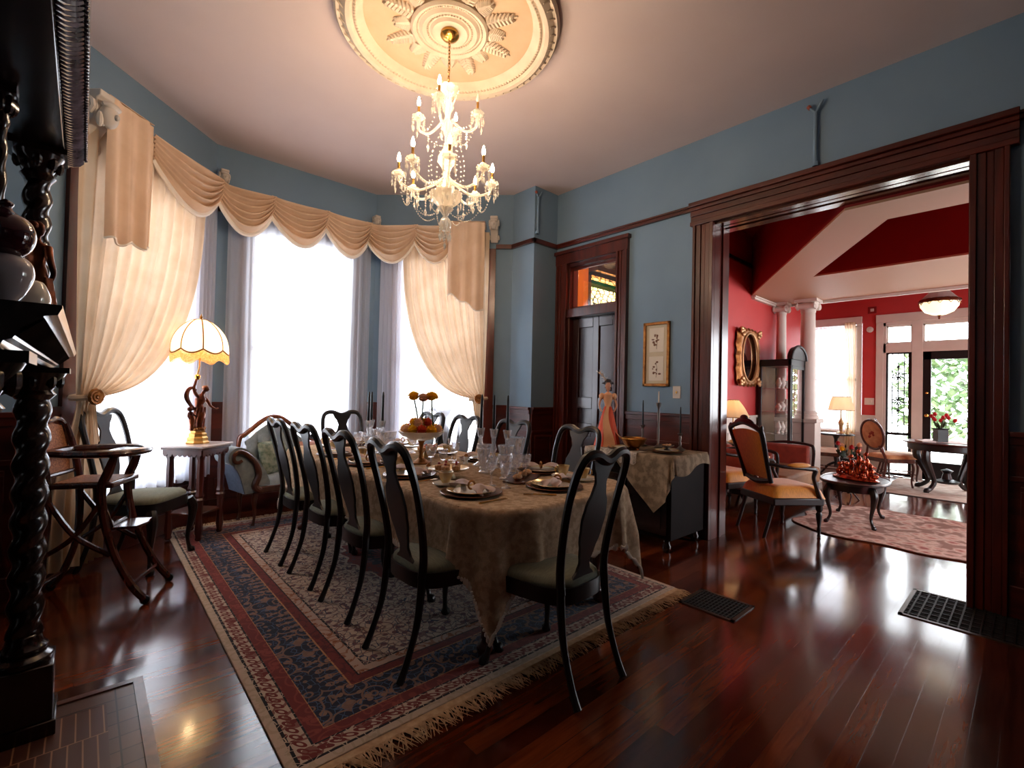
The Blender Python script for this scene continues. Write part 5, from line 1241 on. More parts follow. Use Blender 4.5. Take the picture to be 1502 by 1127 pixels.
sh = MB().grid(shade, 96, 18).build('lamp_shade', SHADE, t, 80)
m = MB()
for i in range(NS): m.tube([Vector(shade(i/NS, v/14))*1.0 for v in range(15)], .0055, 5)
m.tube([shade(u/160, 1) for u in range(160)], .0065, 5, closed=True); m.tube([shade(u/40, 0) for u in range(40)], .004, 5, closed=True); m.build('shade_braid', pbr('brown_braid', (140, 92, 50), .7), sh)
FR2 = sheer('amber_fringe', (240, 180, 110), .15, .6, col2=(220, 150, 84), nscale=90)
m = MB(); m.grid(lambda u, v: (lambda p: (p[0]*(1+.02*v), p[1]*(1+.02*v), p[2]-.075*v-.012*v*math.sin(u*NS*2*PI)))(shade(u, 1)), 240, 3); m.build('fringe', FR2, sh, 80)
MB().lathe([(.05, 1.06), (.02, 1.065), (.008, 1.07), (.012, 1.085), (.005, 1.10), (.002, 1.115)], n=12).build('finial', BRASS, t)
MB().ball((0, 0, .87), (.028, .028, .036), 12, 8).build('bulb', emit('lamp_bulb', (255, 214, 160), 190), t)
# ================================================================ CHAISE LONGUE IN THE BAY
t = thing('chaise_longue', 'carved chaise with blue scrolled arm and grey tufted back under the centre bay window', 'sofa', (1.17, 4.80, 0), math.radians(10))
L_, D_ = .92, .38
MB().box(.05, L_, 0, D_, .30, .36).build('seat_rail', WALN, t, bevel=.01)
m = MB(); m.grid(lambda u, v: (.06+(L_-.08)*u, .01+(D_-.04)*v, .36+.09*(1-(2*v-1)**6)*(1-(2*u-1)**10)+.006*math.sin(u*30)), 40, 14, th=.03); m.build('seat', GREYF, t, 70)
def backz(x): return .68+.30*math.exp(-((x-.34)/.30)**2)-.12*ss((x-.8)/.4)
m = MB()
def bk(u, v):
    x = .06+(L_-.10)*u; z = .42+(backz(x)-.47)*v
    tf = abs(math.cos(x*PI/.11))**.35
    return (x, D_-.06-.05*tf*math.sin(PI*min(1, v*1.05))-.01, z)
m.grid(bk, 110, 14, th=.05); m.build('backrest', GREYF, t, 60)
pts = [(.0, D_-.03, .62, .018)]+[(.02+(L_-.04)*k/22, D_-.03, backz(.02+(L_-.04)*k/22)+.01, .024) for k in range(23)]+[(L_, D_-.03, .40, .018)]
m = MB(); rtube(m, pts, 10); m.build('crest_rail', wood('chaise_rail_wood', (96, 44, 22), (140, 74, 40), .25, 3, .5), t)
m = MB(); rtube(m, [(.52, D_-.05, backz(.52)+.03, .012), (.60, D_-.05, backz(.6)+.045, .020), (.68, D_-.05, backz(.68)+.03, .022), (.76, D_-.05, backz(.76)+.02, .016), (.84, D_-.05, backz(.84)+.01, .010)], 8); m.ball((.55, D_-.06, backz(.55)+.05), .02); m.ball((.74, D_-.06, backz(.74)+.045), .018); m.build('crest_carving', LACQ, t)
# scrolled head end: cloth rolls out over the top and drops down the outside
inn = [(.16, .40), (.12, .50), (.05, .61), (-.02, .69), (-.08, .73), (-.14, .735), (-.19, .70), (-.205, .65), (-.19, .60), (-.155, .575)]
outc = [(-.155, .575), (-.13, .53), (-.10, .46), (-.08, .39), (-.06, .31)]
ip, op_ = smooth_path(inn, 4), smooth_path(outc, 4)
MB().prism([(a, b) for a, b in ip+op_[1:]]+[(.16, .31)], .015, D_-.04, 'xz').build('arm', GREYF, t, 50)
MB().prism([(a-.008, b) for a, b in op_]+[(a, b) for a, b in op_[::-1]], .012, D_-.037, 'xz').build('arm_outside', BLUEF, t, 50, label='slate blue damask outside of the arm')
m = MB(); rtube(m, [(-.10, 0, .62, .014), (-.135, 0, .605, .016), (-.165, 0, .625, .016), (-.165, 0, .675, .018), (-.115, 0, .70, .02), (-.05, 0, .665, .022), (.02, 0, .58, .024), (.05, 0, .48, .028), (.02, 0, .38, .032), (.06, 0, .33, .03)], 10); m.build('arm_front_scroll', WALN, t)
for x, y in ((.04, .03), (L_-.04, .03), (.04, D_-.04), (L_-.04, D_-.04)):
    rtube(MB(), [(x, y, .31, .028), (x-.012, y, .22, .022), (x-.004, y, .12, .013), (x-.012, y, .04, .012), (x-.02, y, .012, .018), (x-.02, y, 0, .014)], 9).build('leg', WALN, t)
def pillow(loc, sz, mat, label, rx=0, rz=0):
    m = MB()
    def pf(sg):
        return lambda u, v: ((u-.5)*sz[0], sg*sz[2]*(max(0, (1-(2*u-1)**2)*(1-(2*v-1)**2)))**.4, (v-.5)*sz[1])
    m.grid(pf(-1), 16, 16); m.grid(pf(1), 16, 16); o = m.build('throw_pillow', mat, None, 70); tag(o, label, 'pillow', loc=loc); o.rotation_euler = (rx, 0, rz); return o
pillow((1.42, 5.06, .60), (.32, .32, .07), pbr('green_floral_cushion', (92, 110, 92), .8, 0, (150, 156, 140), 26), 'green patterned cushion leaning in the scrolled end of the chaise', -.35, .5)
pillow((1.86, 5.13, .58), (.36, .30, .07), pbr('rose_cushion', (196, 150, 134), .8, 0, (176, 124, 110), 26), 'rose-beige cushion at the right end of the chaise', -.3, 0)
# ================================================================ PARLOUR
def turned_leg(x, y, z1, r=.022):
    return MB().lathe([(r*.6, 0), (r*.8, .012), (r*.55, .03), (r*.9, .07), (r*.6, .1), (r*1.05, z1*.55), (r*1.25, z1*.7), (r*.8, z1*.76), (r*1.4, z1*.84), (r*1.3, z1)], (x, y, 0), 12)
def armchair(label, loc, rz, mat, group=None, crest=True, sc_=1):
    t = thing('armchair', label, 'armchair', loc, rz, group); t.scale = (sc_,)*3
    m = MB()
    def st(u, v):
        X = (u-.5)*2; Y = (v-.5)*2; k = math.sqrt(max(0, (1-X**8)*(1-Y**8)))
        return (X*(.27-.03*(1-v)), -.24+.50*v+.02*(1-X*X)*v, .36+.12*k)
    m.grid(st, 20, 20); m.build('seat', mat, t, 60)
    MB().prism([(-.25, -.25), (.25, -.25), (.28, .24), (.1, .28), (-.1, .28), (-.28, .24)], .30, .37, 'xy').build('seat_rail', LACQ, t, bevel=.01)
    def bf(s): return lambda u, v: ((u-.5)*(.34+.10*v), -.235-.14*v+s*.022*math.sin(PI*u)**.5*math.sin(PI*v)**.5, .53+.43*v+.03*math.sin(PI*u)*v)
    MB().grid(bf(1), 12, 12).grid(bf(-1), 12, 12).build('backrest', mat, t, 70)
    m = MB(); rtube(m, [(-.185, -.235, .50, .022), (-.20, -.29, .70, .022), (-.235, -.37, .96, .024), (-.20, -.385, 1.0, .024), (-.12, -.39, 1.03, .026), (0, -.395, 1.06, .032), (.12, -.39, 1.03, .026), (.20, -.385, 1.0, .024), (.235, -.37, .96, .024), (.20, -.29, .70, .022), (.185, -.235, .50, .022)], 9)
    rtube(m, [(-.19, -.235, .52, .018), (0, -.235, .49, .030), (.19, -.235, .52, .018)], 8); m.build('back_frame', LACQ, t)
    if crest:
        m = MB(); m.ball((0, -.39, 1.09), (.06, .02, .035), 12, 8)
        for s in (-1, 1): rtube(m, [(s*.03, -.39, 1.08, .016), (s*.09, -.39, 1.065, .018), (s*.14, -.39, 1.045, .012)], 8); m.ball((s*.235, -.375, 1.0), (.02, .02, .035), 8, 6)
        m.build('crest_carving', LACQ, t)
    for s in (-1, 1):
        m = MB(); rtube(m, [(s*.21, -.27, .68, .018), (s*.26, -.15, .66, .018), (s*.28, .05, .645, .018), (s*.28, .14, .63, .022), (s*.275, .13, .56, .018), (s*.265, .17, .46, .018), (s*.26, .21, .36, .022)], 8); m.build('arm', LACQ, t)
        MB().ball((s*.275, -.02, .675), (.035, .12, .025), 12, 8).build('arm_pad', mat, t)
        turned_leg(s*.24, .22, .31).build('leg', LACQ, t)
        m = MB(); rtube(m, [(s*.20, -.22, .32, .022), (s*.20, -.25, .2, .018), (s*.20, -.31, 0, .016)], 8); m.build('leg', LACQ, t)
    return t
AR = 'yellow silk armchairs in the parlour'
armchair('golden yellow armchair with dark carved frame, seen from behind through the wide opening', (5.06, 1.66, 0), math.radians(-124), YELF, None)
armchair('second golden yellow armchair, half hidden behind the left jamb of the opening', (5.42, 2.36, 0), math.radians(-105), YELF, None)
# settee against the left wall
t = thing('settee', 'low rust and tan settee behind the yellow armchair', 'sofa', (6.55, 2.22, 0), PI)
MB().box(-.62, .62, -.30, .34, .10, .20).build('base_rail', LACQ, t, bevel=.01)
MB().box(-.62, .62, -.28, .36, .20, .40).build('seat', TANF, t, bevel=.04)
MB().box(-.60, .60, -.40, -.30, .20, .70).build('backrest', RUSTF, t, bevel=.04)
for s in (-1, 1):
    MB().box(s*.66-.05, s*.66+.05, -.36, .22, .18, .66).build('arm', RUSTF, t, bevel=.035)
    m = MB(); rtube(m, [(s*.66, -.38, .64, .016), (s*.66, -.1, .685, .018), (s*.66, .2, .67, .018), (s*.66, .26, .60, .02), (s*.66, .25, .3, .018), (s*.66, .28, .1, .02)], 8); m.build('arm_rail', LACQ, t)
    for y in (-.3, .28): turned_leg(s*.6, y, .11, .02).build('leg', LACQ, t)
# coffee table
t = thing('coffee_table', 'low black oval table with cabriole legs on the floral parlour rug', 'table', (6.10, 1.27, .012), math.radians(4))
el = lambda a, b, n=40: [(a*math.copysign(abs(math.cos(q))**.75, math.cos(q)), b*math.copysign(abs(math.sin(q))**.75, math.sin(q))) for q in [2*PI*i/n for i in range(n)]]
MB().prism(el(.42, .30), .415, .435, 'xy').build('tabletop', LACQ, t, bevel=.006)
MB().prism(el(.36, .24), .34, .415, 'xy').build('apron', LACQ, t)
m = MB(); m.tube([(x, y, .437) for x, y in el(.41, .29)], .008, 6, closed=True); m.build('rim', PEW, t)
for sx in (-1, 1):
    for sy in (-1, 1): rtube(MB(), [(sx*.28, sy*.17, .40, .032), (sx*.32, sy*.20, .33, .034), (sx*.31, sy*.19, .22, .022), (sx*.28, sy*.17, .1, .014), (sx*.30, sy*.185, .035, .014), (sx*.325, sy*.20, .014, .022), (sx*.325, sy*.20, 0, .016)], 9).build('leg', LACQ, t)
t = thing('copper_sculpture', 'heap-like copper figure group gleaming on the low black table', 'sculpture', (6.10, 1.27, .450), 1.0)
m = MB(); rnd = random.Random(12)
m.lathe([(.001, 0), (.24, 0), (.25, .01), (.2, .035), (.1, .05), (.001, .06)], n=24, sy=.6); m.build('base', COPPER, t)
for k in range(9):
    a = -.9+.23*k; x = -.19+.047*k; hh = .12+.16*math.exp(-((x+.06)/.08)**2)*1.0; m = MB(); y = .05*math.sin(k*2.1)
    rtube(m, [(x, y, .02, .028), (x+.012, y, .02+hh*.35, .022), (x-.008, y+.008, .02+hh*.65, .026), (x+.004, y, .02+hh*.82, .012)], 9); m.ball((x+.008, y, .02+hh), (.02, .02, .025), 9, 7)
    rtube(m, [(x+.01, y, .02+hh*.7, .010), (x+.05, y-.03, .02+hh*.78, .008), (x+.075, y-.035, .02+hh*1.0, .006)], 6); rtube(m, [(x-.01, y, .02+hh*.7, .010), (x-.045, y-.03, .02+hh*.5, .008), (x-.06, y-.05, .02+hh*.45, .006)], 6)
    for q in range(4): m.ball((x+rnd.uniform(-.03, .03), y+rnd.uniform(-.07, .05), rnd.uniform(.04, .1)), rnd.uniform(.012, .026), 7, 5)
    m.build('small_figure', COPPER, t, 70)
# rugs
def wavy_rug(name, label, cx, cy, hx, hy, mat, edgem):
    n = 120; pts = []
    for i in range(n):
        a = 2*PI*i/n; c, s = math.cos(a), math.sin(a); k = 1/max(abs(c)**5+abs(s)**5, 1e-9)**.2; w = 1+.03*math.cos(12*a)
        pts.append((hx*c*k*w, hy*s*k*w))
    t = thing(name, label, 'rug', (cx, cy, 0)); MB().prism(pts, 0, .011, 'xy').build('rug_body', mat, t)
    MB().tube([(x, y, .006) for x, y in pts], .007, 6, closed=True).build('binding', edgem, t); return t
FLR = pbr('floral_wool_rug', (186, 138, 122), .95, 0, (150, 92, 84), 7, detail=8)
mm, nt, out = newmat('floral_carved_rug'); p = nd(nt, 'ShaderNodeBsdfPrincipled', {'Roughness': .95}); nt.links.new(p.outputs[0], out.inputs[0])
vv = nd(nt, 'ShaderNodeTexVoronoi', {'Vector': coord(nt), 'Scale': 9}, feature='SMOOTH_F1'); n1 = nd(nt, 'ShaderNodeTexNoise', {'Vector': coord(nt), 'Scale': 16, 'Detail': 5})
f = mth(nt, 'ADD', mth(nt, 'MULTIPLY', vv.outputs[0], .8), mth(nt, 'MULTIPLY', n1.outputs[0], .6))
nt.links.new(ramp(nt, f, [(.35, sr((150, 78, 70))), (.48, sr((188, 140, 122))), (.6, sr((206, 176, 158))), (.75, sr((140, 100, 84)))]), p.inputs[0])
wavy_rug('floral_rug', 'rose and beige floral rug with wavy edge under the low black table', 6.12, .62, .84, 1.08, mm, pbr('brown_binding', (92, 54, 34), .9))
t = thing('pale_rug', 'large pale rug under the far round table in the parlour', 'rug', (9.2, .3, 0))
MB().box(-.86, .86, -1.6, 1.2, 0, .010).build('rug_body', pbr('pale_rug_wool', (206, 188, 172), .95, 0, (178, 150, 134), 9, detail=7), t, bevel=.003)
MB().box(-.9, -.86, -1.6, 1.2, 0, .008).box(.86, .9, -1.6, 1.2, 0, .008).build('border', pbr('dark_rug_border', (60, 50, 48), .95), t)
# columns carrying the soffit corner
def ionic(loc, label, r=.115, ped=True):
    t = thing('column', label, 'column', loc, 0, None); zb = .98 if ped else 0
    if ped:
        MB().box(-.17, .17, -.17, .17, 0, .10).box(-.15, .15, -.15, .15, .10, .92).box(-.18, .18, -.18, .18, .92, .98).build('pedestal', WHITE, t, bevel=.006)
    MB().lathe([(r*1.35, zb), (r*1.38, zb+.04), (r*1.15, zb+.06), (r*1.25, zb+.09), (r, zb+.12), (r*.98, zb+.5), (r*.84, 2.62), (r*.9, 2.63), (r*.9, 2.66)], n=32).build('shaft', WHITE, t)
    m = MB(); m.box(-r*1.35, r*1.35, -r*1.35, r*1.35, 2.775, 2.82)
    for sx in (-1, 1):
        for sy in (-1, 1): m.tube([(sx*(r*1.15+.055*k/16*math.cos(k*.65)), sy*r*1.02, 2.71+.055*k/16*math.sin(k*.65)) for k in range(3, 17)], .018, 6)
        m.tube([(sx*r*1.15, -r*1.05, 2.71), (sx*r*1.15, r*1.05, 2.71)], .042, 12)
    m.lathe([(r*.9, 2.66), (r*1.2, 2.72), (r*1.2, 2.78)], n=24); m.build('capital', WHITE, t)
    return t
ionic((8.33, 2.36, 0), 'white fluted-capital column on a pedestal at the corner of the dropped soffit')
ionic((8.33, 2.74, 0), 'white half-hidden column against the left parlour wall, behind the dark cabinet', .08)
# curio cabinet
t = thing('curio_cabinet', 'tall black glazed cabinet with arched top against the red parlour wall', 'cabinet', (7.9, 2.58, 0), 0)
w, d_, h_ = .30, .20, 1.86
m = MB()
for sx in (-1, 1):
    for sy in (-1, 1): m.box(sx*w-.02, sx*w+.02, sy*d_-.02, sy*d_+.02, 0, h_)
m.box(-w, w, -d_, d_, .05, .42).box(-w-.02, w+.02, -d_-.02, d_+.02, h_-.10, h_).box(-w-.02, w+.02, -d_-.02, d_+.02, 0, .06); m.build('body', BLK, t, bevel=.005)
m = MB(); arc = [(-w-.03, h_)]+[(-(w+.03)*math.cos(PI*k/16), h_+.20*math.sin(PI*k/16)) for k in range(17)]
m.prism(arc, -d_-.03, -d_+.03, 'xz'); m.tube([(x, -d_-.03, z) for x, z in arc[1:]], .022, 8); m.build('bonnet_top', BLK, t)
d = MB().box(-w+.02, w-.02, -d_-.012, -d_-.008, .44, h_-.12).build('door', PANE, t)
m = MB(); m.box(-w+.02, -w+.05, -d_-.025, -d_, .42, h_-.10).box(w-.05, w-.02, -d_-.025, -d_, .42, h_-.10).box(-w, w, -d_-.025, -d_, .42, .46).box(-w, w, -d_-.025, -d_, h_-.14, h_-.1); m.build('door_frame', BLK, d)
for s in (-1, 1): MB().box(s*w-.003, s*w+.003, -d_+.02, d_-.02, .42, h_-.1).build('side_pane', PANE, t)
for z in (.75, 1.08, 1.42): MB().box(-w+.02, w-.02, -d_+.02, d_-.02, z, z+.008).build('shelf', GLASSW, t)
MB().box(-w, w, d_-.01, d_, .42, h_-.1).build('back_panel', pbr('olive_cabinet_back', (120, 96, 66), .6), t)
rnd = random.Random(5); cw = None
for z in (.43, .76, 1.09, 1.43):
    for i, x in enumerate((-.17, 0, .17)):
        if cw is None:
            cw = thing('curio_vase', 'x', 'vase'); MB().lathe([(.001, 0), (.03, 0), (.02, .02), (.045, .08), (.03, .13), (.018, .15), (.026, .17), (.022, .17), (.001, .14)], n=16).build('body', PORC, cw); o = cw
        else: o = dup(cw, (0, 0, 0))
        o.location = (7.9+x, 2.57, z+(.0 if z < .5 else 0)); o.scale = (1, 1, rnd.uniform(.7, 1.1))
        o['label'] = 'small white vase inside the black glazed cabinet'; o['group'] = 'vases in the glazed cabinet'
# oval mirror
t = thing('oval_mirror', 'oval mirror in an ornate carved gilt rectangular frame on the red wall', 'mirror', (7.2, PW, 1.87), 0)
n = 48; m = MB()
def mf(u, v):
    a = 2*PI*u; k = 1/max(abs(math.cos(a))**6+abs(math.sin(a))**6, 1e-9)**(1/6)
    i_ = (.27*math.cos(a), .35*math.sin(a)); o_ = (.40*math.cos(a)*k*(1+.04*math.cos(16*a)), .42*math.sin(a)*k*(1+.04*math.cos(20*a)))
    return (i_[0]+(o_[0]-i_[0])*v, -.03-.05*math.sin(PI*(.15+.8*v)), i_[1]+(o_[1]-i_[1])*v)
m.grid(mf, 96, 6, th=-.02)
m.build('frame', GOLD, t, 60)
m = MB()
for sx in (-1, 1):
    for sz in (-1, 1):
        for k in range(7): m.ball((sx*(.30+.045*math.cos(k*1.1)), -.085, sz*(.35+.045*math.sin(k*1.3))), (.03, .02, .028), 8, 6)
m.tube([(.275*math.cos(a), -.07, .355*math.sin(a)) for a in [2*PI*i/48 for i in range(48)]], .018, 8, closed=True); m.build('carving', pbr('pale_gilt', (206, 160, 110), .35, .6), t)
m = MB(); m.prism([(.27*math.cos(2*PI*i/48), .35*math.sin(2*PI*i/48)) for i in range(48)], -.035, -.03, 'xz'); m.build('glass', MIRR, t)
# lamps
def shade_lamp(name, label, loc, h, r0, r1, sh, col, s=30):
    t = thing(name, label, 'lamp', loc); MB().lathe([(.001, 0), (.07, 0), (.07, .015), (.02, .04), (.03, h*.3), (.045, h*.45), (.02, h*.6), (.012, h*.7), (.01, h)], n=18).build('base', GOLDCH, t)
    MB().grid(lambda u, v: ((r0+(r1-r0)*v)*(1+.02*math.cos(24*PI*u))*math.cos(2*PI*u), (r0+(r1-r0)*v)*(1+.02*math.cos(24*PI*u))*math.sin(2*PI*u), h+sh*(1-v)+.02*math.sin(PI*v)), 72, 8).build('lamp_shade', SHADE, t, 80)
    m = MB(); m.tube([(r1*math.cos(a), r1*math.sin(a), h) for a in [2*PI*i/32 for i in range(32)]], .006, 6, closed=True).tube([(r0*math.cos(a), r0*math.sin(a), h+sh) for a in [2*PI*i/32 for i in range(32)]], .006, 6, closed=True); m.build('shade_trim', GOLDCH, t)
    MB().ball((0, 0, h+sh*.45), .025, 10, 7).build('bulb', emit('bulb_'+name, (255, 200, 130), s), t); return t
def small_table(label, loc, h, r):
    t = thing('pedestal_table', label, 'table', loc); MB().lathe([(.001, h-.03), (r*.9, h-.03), (r, h-.02), (r, h), (.001, h)], n=32).build('tabletop', LACQ, t)
    MB().lathe([(.03, .12), (.02, .2), (.04, .32), (.02, .42), (.03, h-.1), (.06, h-.03)], n=16).build('pedestal', LACQ, t)
    for k in range(3): a = 2*PI*k/3; rtube(MB(), [(.02*math.cos(a), .02*math.sin(a), .2, .022), (.12*math.cos(a), .12*math.sin(a), .14, .02), (.2*math.cos(a), .2*math.sin(a), .03, .016), (.23*math.cos(a), .23*math.sin(a), .014, .014)], 8).build('leg', LACQ, t)
    return t
small_table('little round table carrying the fringed lamp behind the left jamb', (6.22, 2.60, 0), .70, .2)
shade_lamp('dome_lamp', 'amber dome lamp glowing just past the left jamb of the opening', (6.22, 2.60, .70), .33, .06, .19, .22, 0)
small_table('small dark round table before the far parlour window', (9.62, 2.28, 0), .70, .27)
shade_lamp('window_lamp', 'lit lamp with pleated cream shade before the far parlour window', (9.66, 2.22, .70), .40, .13, .19, .23, 0)
t = thing('small_figurine', 'small white and gold figurine on the little table before the far window', 'figurine', (9.55, 2.10, .70)); statuette(t, GOLDCH, .6)
# far window curtain
m = MB(); m.grid(lambda u, v: (XF-.09+.02*math.sin(u*26), 2.12+.17*u*(1-.25*math.sin(PI*v)), 2.66+(.30-2.66)*v), 30, 20); tag(m.build('narrow_curtain', sheer('cream_parlour_curtain', (244, 226, 190), .1, .5), None, 80), 'narrow cream curtain at the right side of the far parlour window', 'curtain')
m = MB(); m.grid(lambda u, v: (XF-.06+.012*math.sin(u*60), 2.14+.68*u, 2.62+(.74-2.62)*v), 60, 8); tag(m.build('parlour_sheer', SHEERF, None, 80), 'white sheer over the far parlour window', 'curtain')
# oval-back chairs
def ovalchair(label, loc, rz, mat, group='parlour side chairs with pale seats'):
    t = thing('side_chair', label, 'chair', loc, rz, group)
    m = MB(); m.grid(lambda u, v: ((u-.5)*2*(.24-.03*(1-v)), -.21+.44*v, .42+.06*math.sqrt(max(0, (1-(2*u-1)**6)*(1-(2*v-1)**6)))), 14, 14); m.build('seat', mat, t, 60)
    MB().prism([(-.21, -.21), (.21, -.21), (.24, .2), (.1, .24), (-.1, .24), (-.24, .2)], .36, .425, 'xy').build('seat_rail', WALN, t, bevel=.01)
    M = Matrix.Translation((0, -.26, .76)) @ Matrix.Rotation(.18, 4, 'X')
    m = MB(); m.m = M; m.tube([(.20*math.cos(a), 0, .22*math.sin(a)) for a in [2*PI*i/32 for i in range(32)]], .018, 8, closed=True); m.build('back_frame', WALN, t)
    m = MB(); m.m = M; m.ball((0, 0, 0), (.185, .022, .205), 20, 12); b = m.build('backrest', mat, t)
    m = MB(); m.m = M
    for k in range(7): m.ball((.04*math.cos(k), -.021, .04*math.sin(k*1.4)), (.022, .006, .02), 7, 5)
    m.build('rose_motif', pbr('rose_embroidery', (150, 60, 44), .8), b)
    for s in (-1, 1):
        rtube(MB(), [(s*.2, .18, .38, .02), (s*.21, .2, .28, .018), (s*.19, .19, .1, .012), (s*.2, .2, 0, .014)], 8).build('leg', WALN, t)
        rtube(MB(), [(s*.10, -.24, .60, .015), (s*.17, -.20, .42, .018), (s*.18, -.22, .25, .016), (s*.19, -.28, 0, .014)], 8).build('leg', WALN, t)
    for s in (-1, 1): MB().tube([(s*.19, .19, .16), (s*.185, -.24, .16)], .009, 6).build('stretcher', WALN, t)
    MB().tube([(-.19, 0, .16), (.19, 0, .16)], .009, 6).build('stretcher', WALN, t)
    return t
PEACHF = pbr('peach_tapestry', (216, 160, 110), .75, 0, (196, 134, 90), 14); CREAMS = pbr('cream_seat', (226, 204, 180), .75)
ovalchair('oval-backed peach chair standing behind the low black table in the parlour', (8.98, 1.46, .011), math.radians(-128), PEACHF)
ovalchair('pale-seated chair half hidden behind the white column', (9.15, 2.33, 0), math.radians(-165), CREAMS)
ovalchair('pale-seated chair between the oval-backed chair and the far round table', (9.55, 1.42, 0), math.radians(-165), CREAMS)
ovalchair('orange-seated chair cut off by the right jamb of the opening', (7.45, .18, 0), math.radians(100), PEACHF, None)
# round table with tulips
t = thing('round_table', 'dark round table with carved legs near the far front door', 'table', (9.1, .82, .010))
MB().lathe([(.001, .67), (.46, .67), (.49, .685), (.49, .70), (.001, .705)], n=48).build('tabletop', MAHO, t); MB().lathe([(.42, .58), (.44, .60), (.44, .67), (.40, .67), (.40, .58)], n=40).build('apron', LACQ, t)
for k in range(4):
    a = PI/4+k*PI/2+.3; c, s = math.cos(a), math.sin(a); rtube(MB(), [(c*.38, s*.38, .62, .045), (c*.40, s*.40, .48, .05), (c*.30, s*.30, .28, .035), (c*.24, s*.24, .14, .03), (c*.32, s*.32, .05, .03), (c*.38, s*.38, .03, .035), (c*.39, s*.39, 0, .03)], 9).build('leg', LACQ, t)
MB().lathe([(.001, .12), (.12, .12), (.14, .15), (.06, .18), (.04, .26), (.07, .3), (.001, .33)], n=20).build('centre_finial', LACQ, t)
t = thing('round_tablecloth', 'small white cloth lying on the far round table', 'tablecloth', (9.1, .82, .7155)); m = MB(); m.box(-.24, .30, -.30, .28, 0, .003); m.build('cloth', NAPK, t)
o = MB().box(-.11, .11, -.08, .08, 0, .02).build('book', pbr('white_book', (214, 206, 200), .6), None, bevel=.003); tag(o, 'closed white book at the left of the far round table', 'book', loc=(8.80, 1.02, .7155), rz=.5)
t = thing('tulip_vase', 'black square vase full of red tulips on the far round table', 'vase', (8.98, .88, .719), .6)
MB().lathe([(.001, 0), (.085, 0), (.085, .17), (.10, .19), (.09, .19), (.078, .17), (.001, .15)], n=4, a0=PI/4).build('body', BLK, t, 20)
m = MB(); m.tube([(-.03+.03*math.cos(a), -.062, .09+.05*math.sin(a)) for a in [k*.4 for k in range(12)]], .005, 5); m.build('painted_motif', pbr('pale_vase_paint', (190, 150, 150), .6), t)
m = MB(); rnd = random.Random(6)
for k in range(14):
    a = rnd.uniform(0, 6.3); M = Tm(0, 0, .18, a, 0, rnd.uniform(.2, .9)); m.add([(0, 0, 0), (.02, 0, .06), (0, 0, .14), (-.02, 0, .06)], [(0, 1, 2, 3)], M)
m.build('leaves', STEM, t)
RT = pbr('red_tulip', (190, 30, 34), .5); tul = None
for k in range(9):
    a = 2*PI*k/9; r = .05+.10*((k*37 % 10)/10); x, y, z = r*math.cos(a), r*math.sin(a), .27+.10*((k*53 % 10)/10)
    if tul is None:
        tul = thing('tulip', 'red tulip in the black vase on the far round table', 'flower', (0, 0, 0), 0, 'red tulips in the black vase')
        MB().lathe([(.006, 0), (.02, .012), (.024, .03), (.017, .05), (.006, .058)], n=10, flute=.12, nf=3).build('petals', RT, tul); MB().tube([(0, 0, 0), (0, 0, -.12)], .003, 5).build('stem', STEM, tul); o = tul
    else: o = dup(tul, (0, 0, 0))
    o.location = (8.98+x, .88+y, .719+z); o.rotation_euler = (-y*3, x*3, 0)
# flower arrangement behind the coffee table
t = thing('flower_pot', 'dark pot of red and white roses on the floor stand behind the copper sculpture', 'plant pot', (7.45, 1.62, 0))
MB().lathe([(.02, .06), (.015, .2), (.02, .34), (.001, .36)], n=12).build('stand', LACQ, t); MB().lathe([(.001, .35), (.06, .35), (.09, .42), (.10, .52), (.085, .52), (.001, .48)], n=20).build('pot', BLK, t)
for k in range(3): a = 2*PI*k/3; MB().tube([(0, 0, .14), (.1*math.cos(a), .1*math.sin(a), .05), (.15*math.cos(a), .15*math.sin(a), 0)], .01, 6).build('leg', LACQ, t)
m = MB(); rnd = random.Random(16)
for k in range(70):
    a = rnd.uniform(0, 6.3); M = Tm(.04*math.cos(a), .04*math.sin(a), .50, a, 0, rnd.uniform(.1, 1.3)); l = rnd.uniform(.08, .2); m.add([(0, 0, l-.06), (.02, 0, l-.03), (0, 0, l), (-.02, 0, l-.03)], [(0, 1, 2, 3)], M)
m.build('leaves', pbr('dark_rose_leaves', (40, 52, 34), .6), t)
for k in range(7):
    a = 2*PI*k/7; f = flower(.04, [RT, PFL, RT, YFL][k % 4], .08, 4) if k < 4 else dup(rf[k-4], (0, 0, 0))
    if k == 0: rf = []
    if k < 4: rf.append(f)
    f.location = (7.45+.12*math.cos(a), 1.62+.12*math.sin(a), .62+.03*(k % 3)); f['label'] = '%s rose in the dark pot behind the copper sculpture' % ['red', 'peach', 'red', 'yellow'][k % 4]; f['group'] = '%s roses in the dark pot' % ['red', 'peach', 'red', 'yellow'][k % 4]; f.name = 'rose'
# hanging bowl lamp
t = thing('hanging_lamp', 'lit alabaster bowl lamp with bronze band hanging near the far front door', 'ceiling lamp', (9.25, .93, 0))
BOWLM, nt, out = newmat('alabaster_lit')
p = nd(nt, 'ShaderNodeBsdfPrincipled', {'Base Color': c4(sr((250, 236, 210))), 'Roughness': .3, 'Emission Color': c4(sr((255, 226, 176))), 'Emission Strength': 1.6}); nt.links.new(p.outputs[0], out.inputs[0])
MB().lathe([(.001, 2.55), (.08, 2.56), (.16, 2.60), (.215, 2.68), (.225, 2.75), (.22, 2.75), (.001, 2.72)], n=36).build('bowl', BOWLM, t)
MB().lathe([(.222, 2.73), (.236, 2.745), (.232, 2.775), (.21, 2.79), (.21, 2.78)], n=36, flute=.03, nf=12).build('band', BRONZE, t)
MB().lathe([(.001, 2.49), (.012, 2.50), (.018, 2.515), (.01, 2.53), (.03, 2.548), (.001, 2.556)], n=12).build('finial', BRONZE, t)
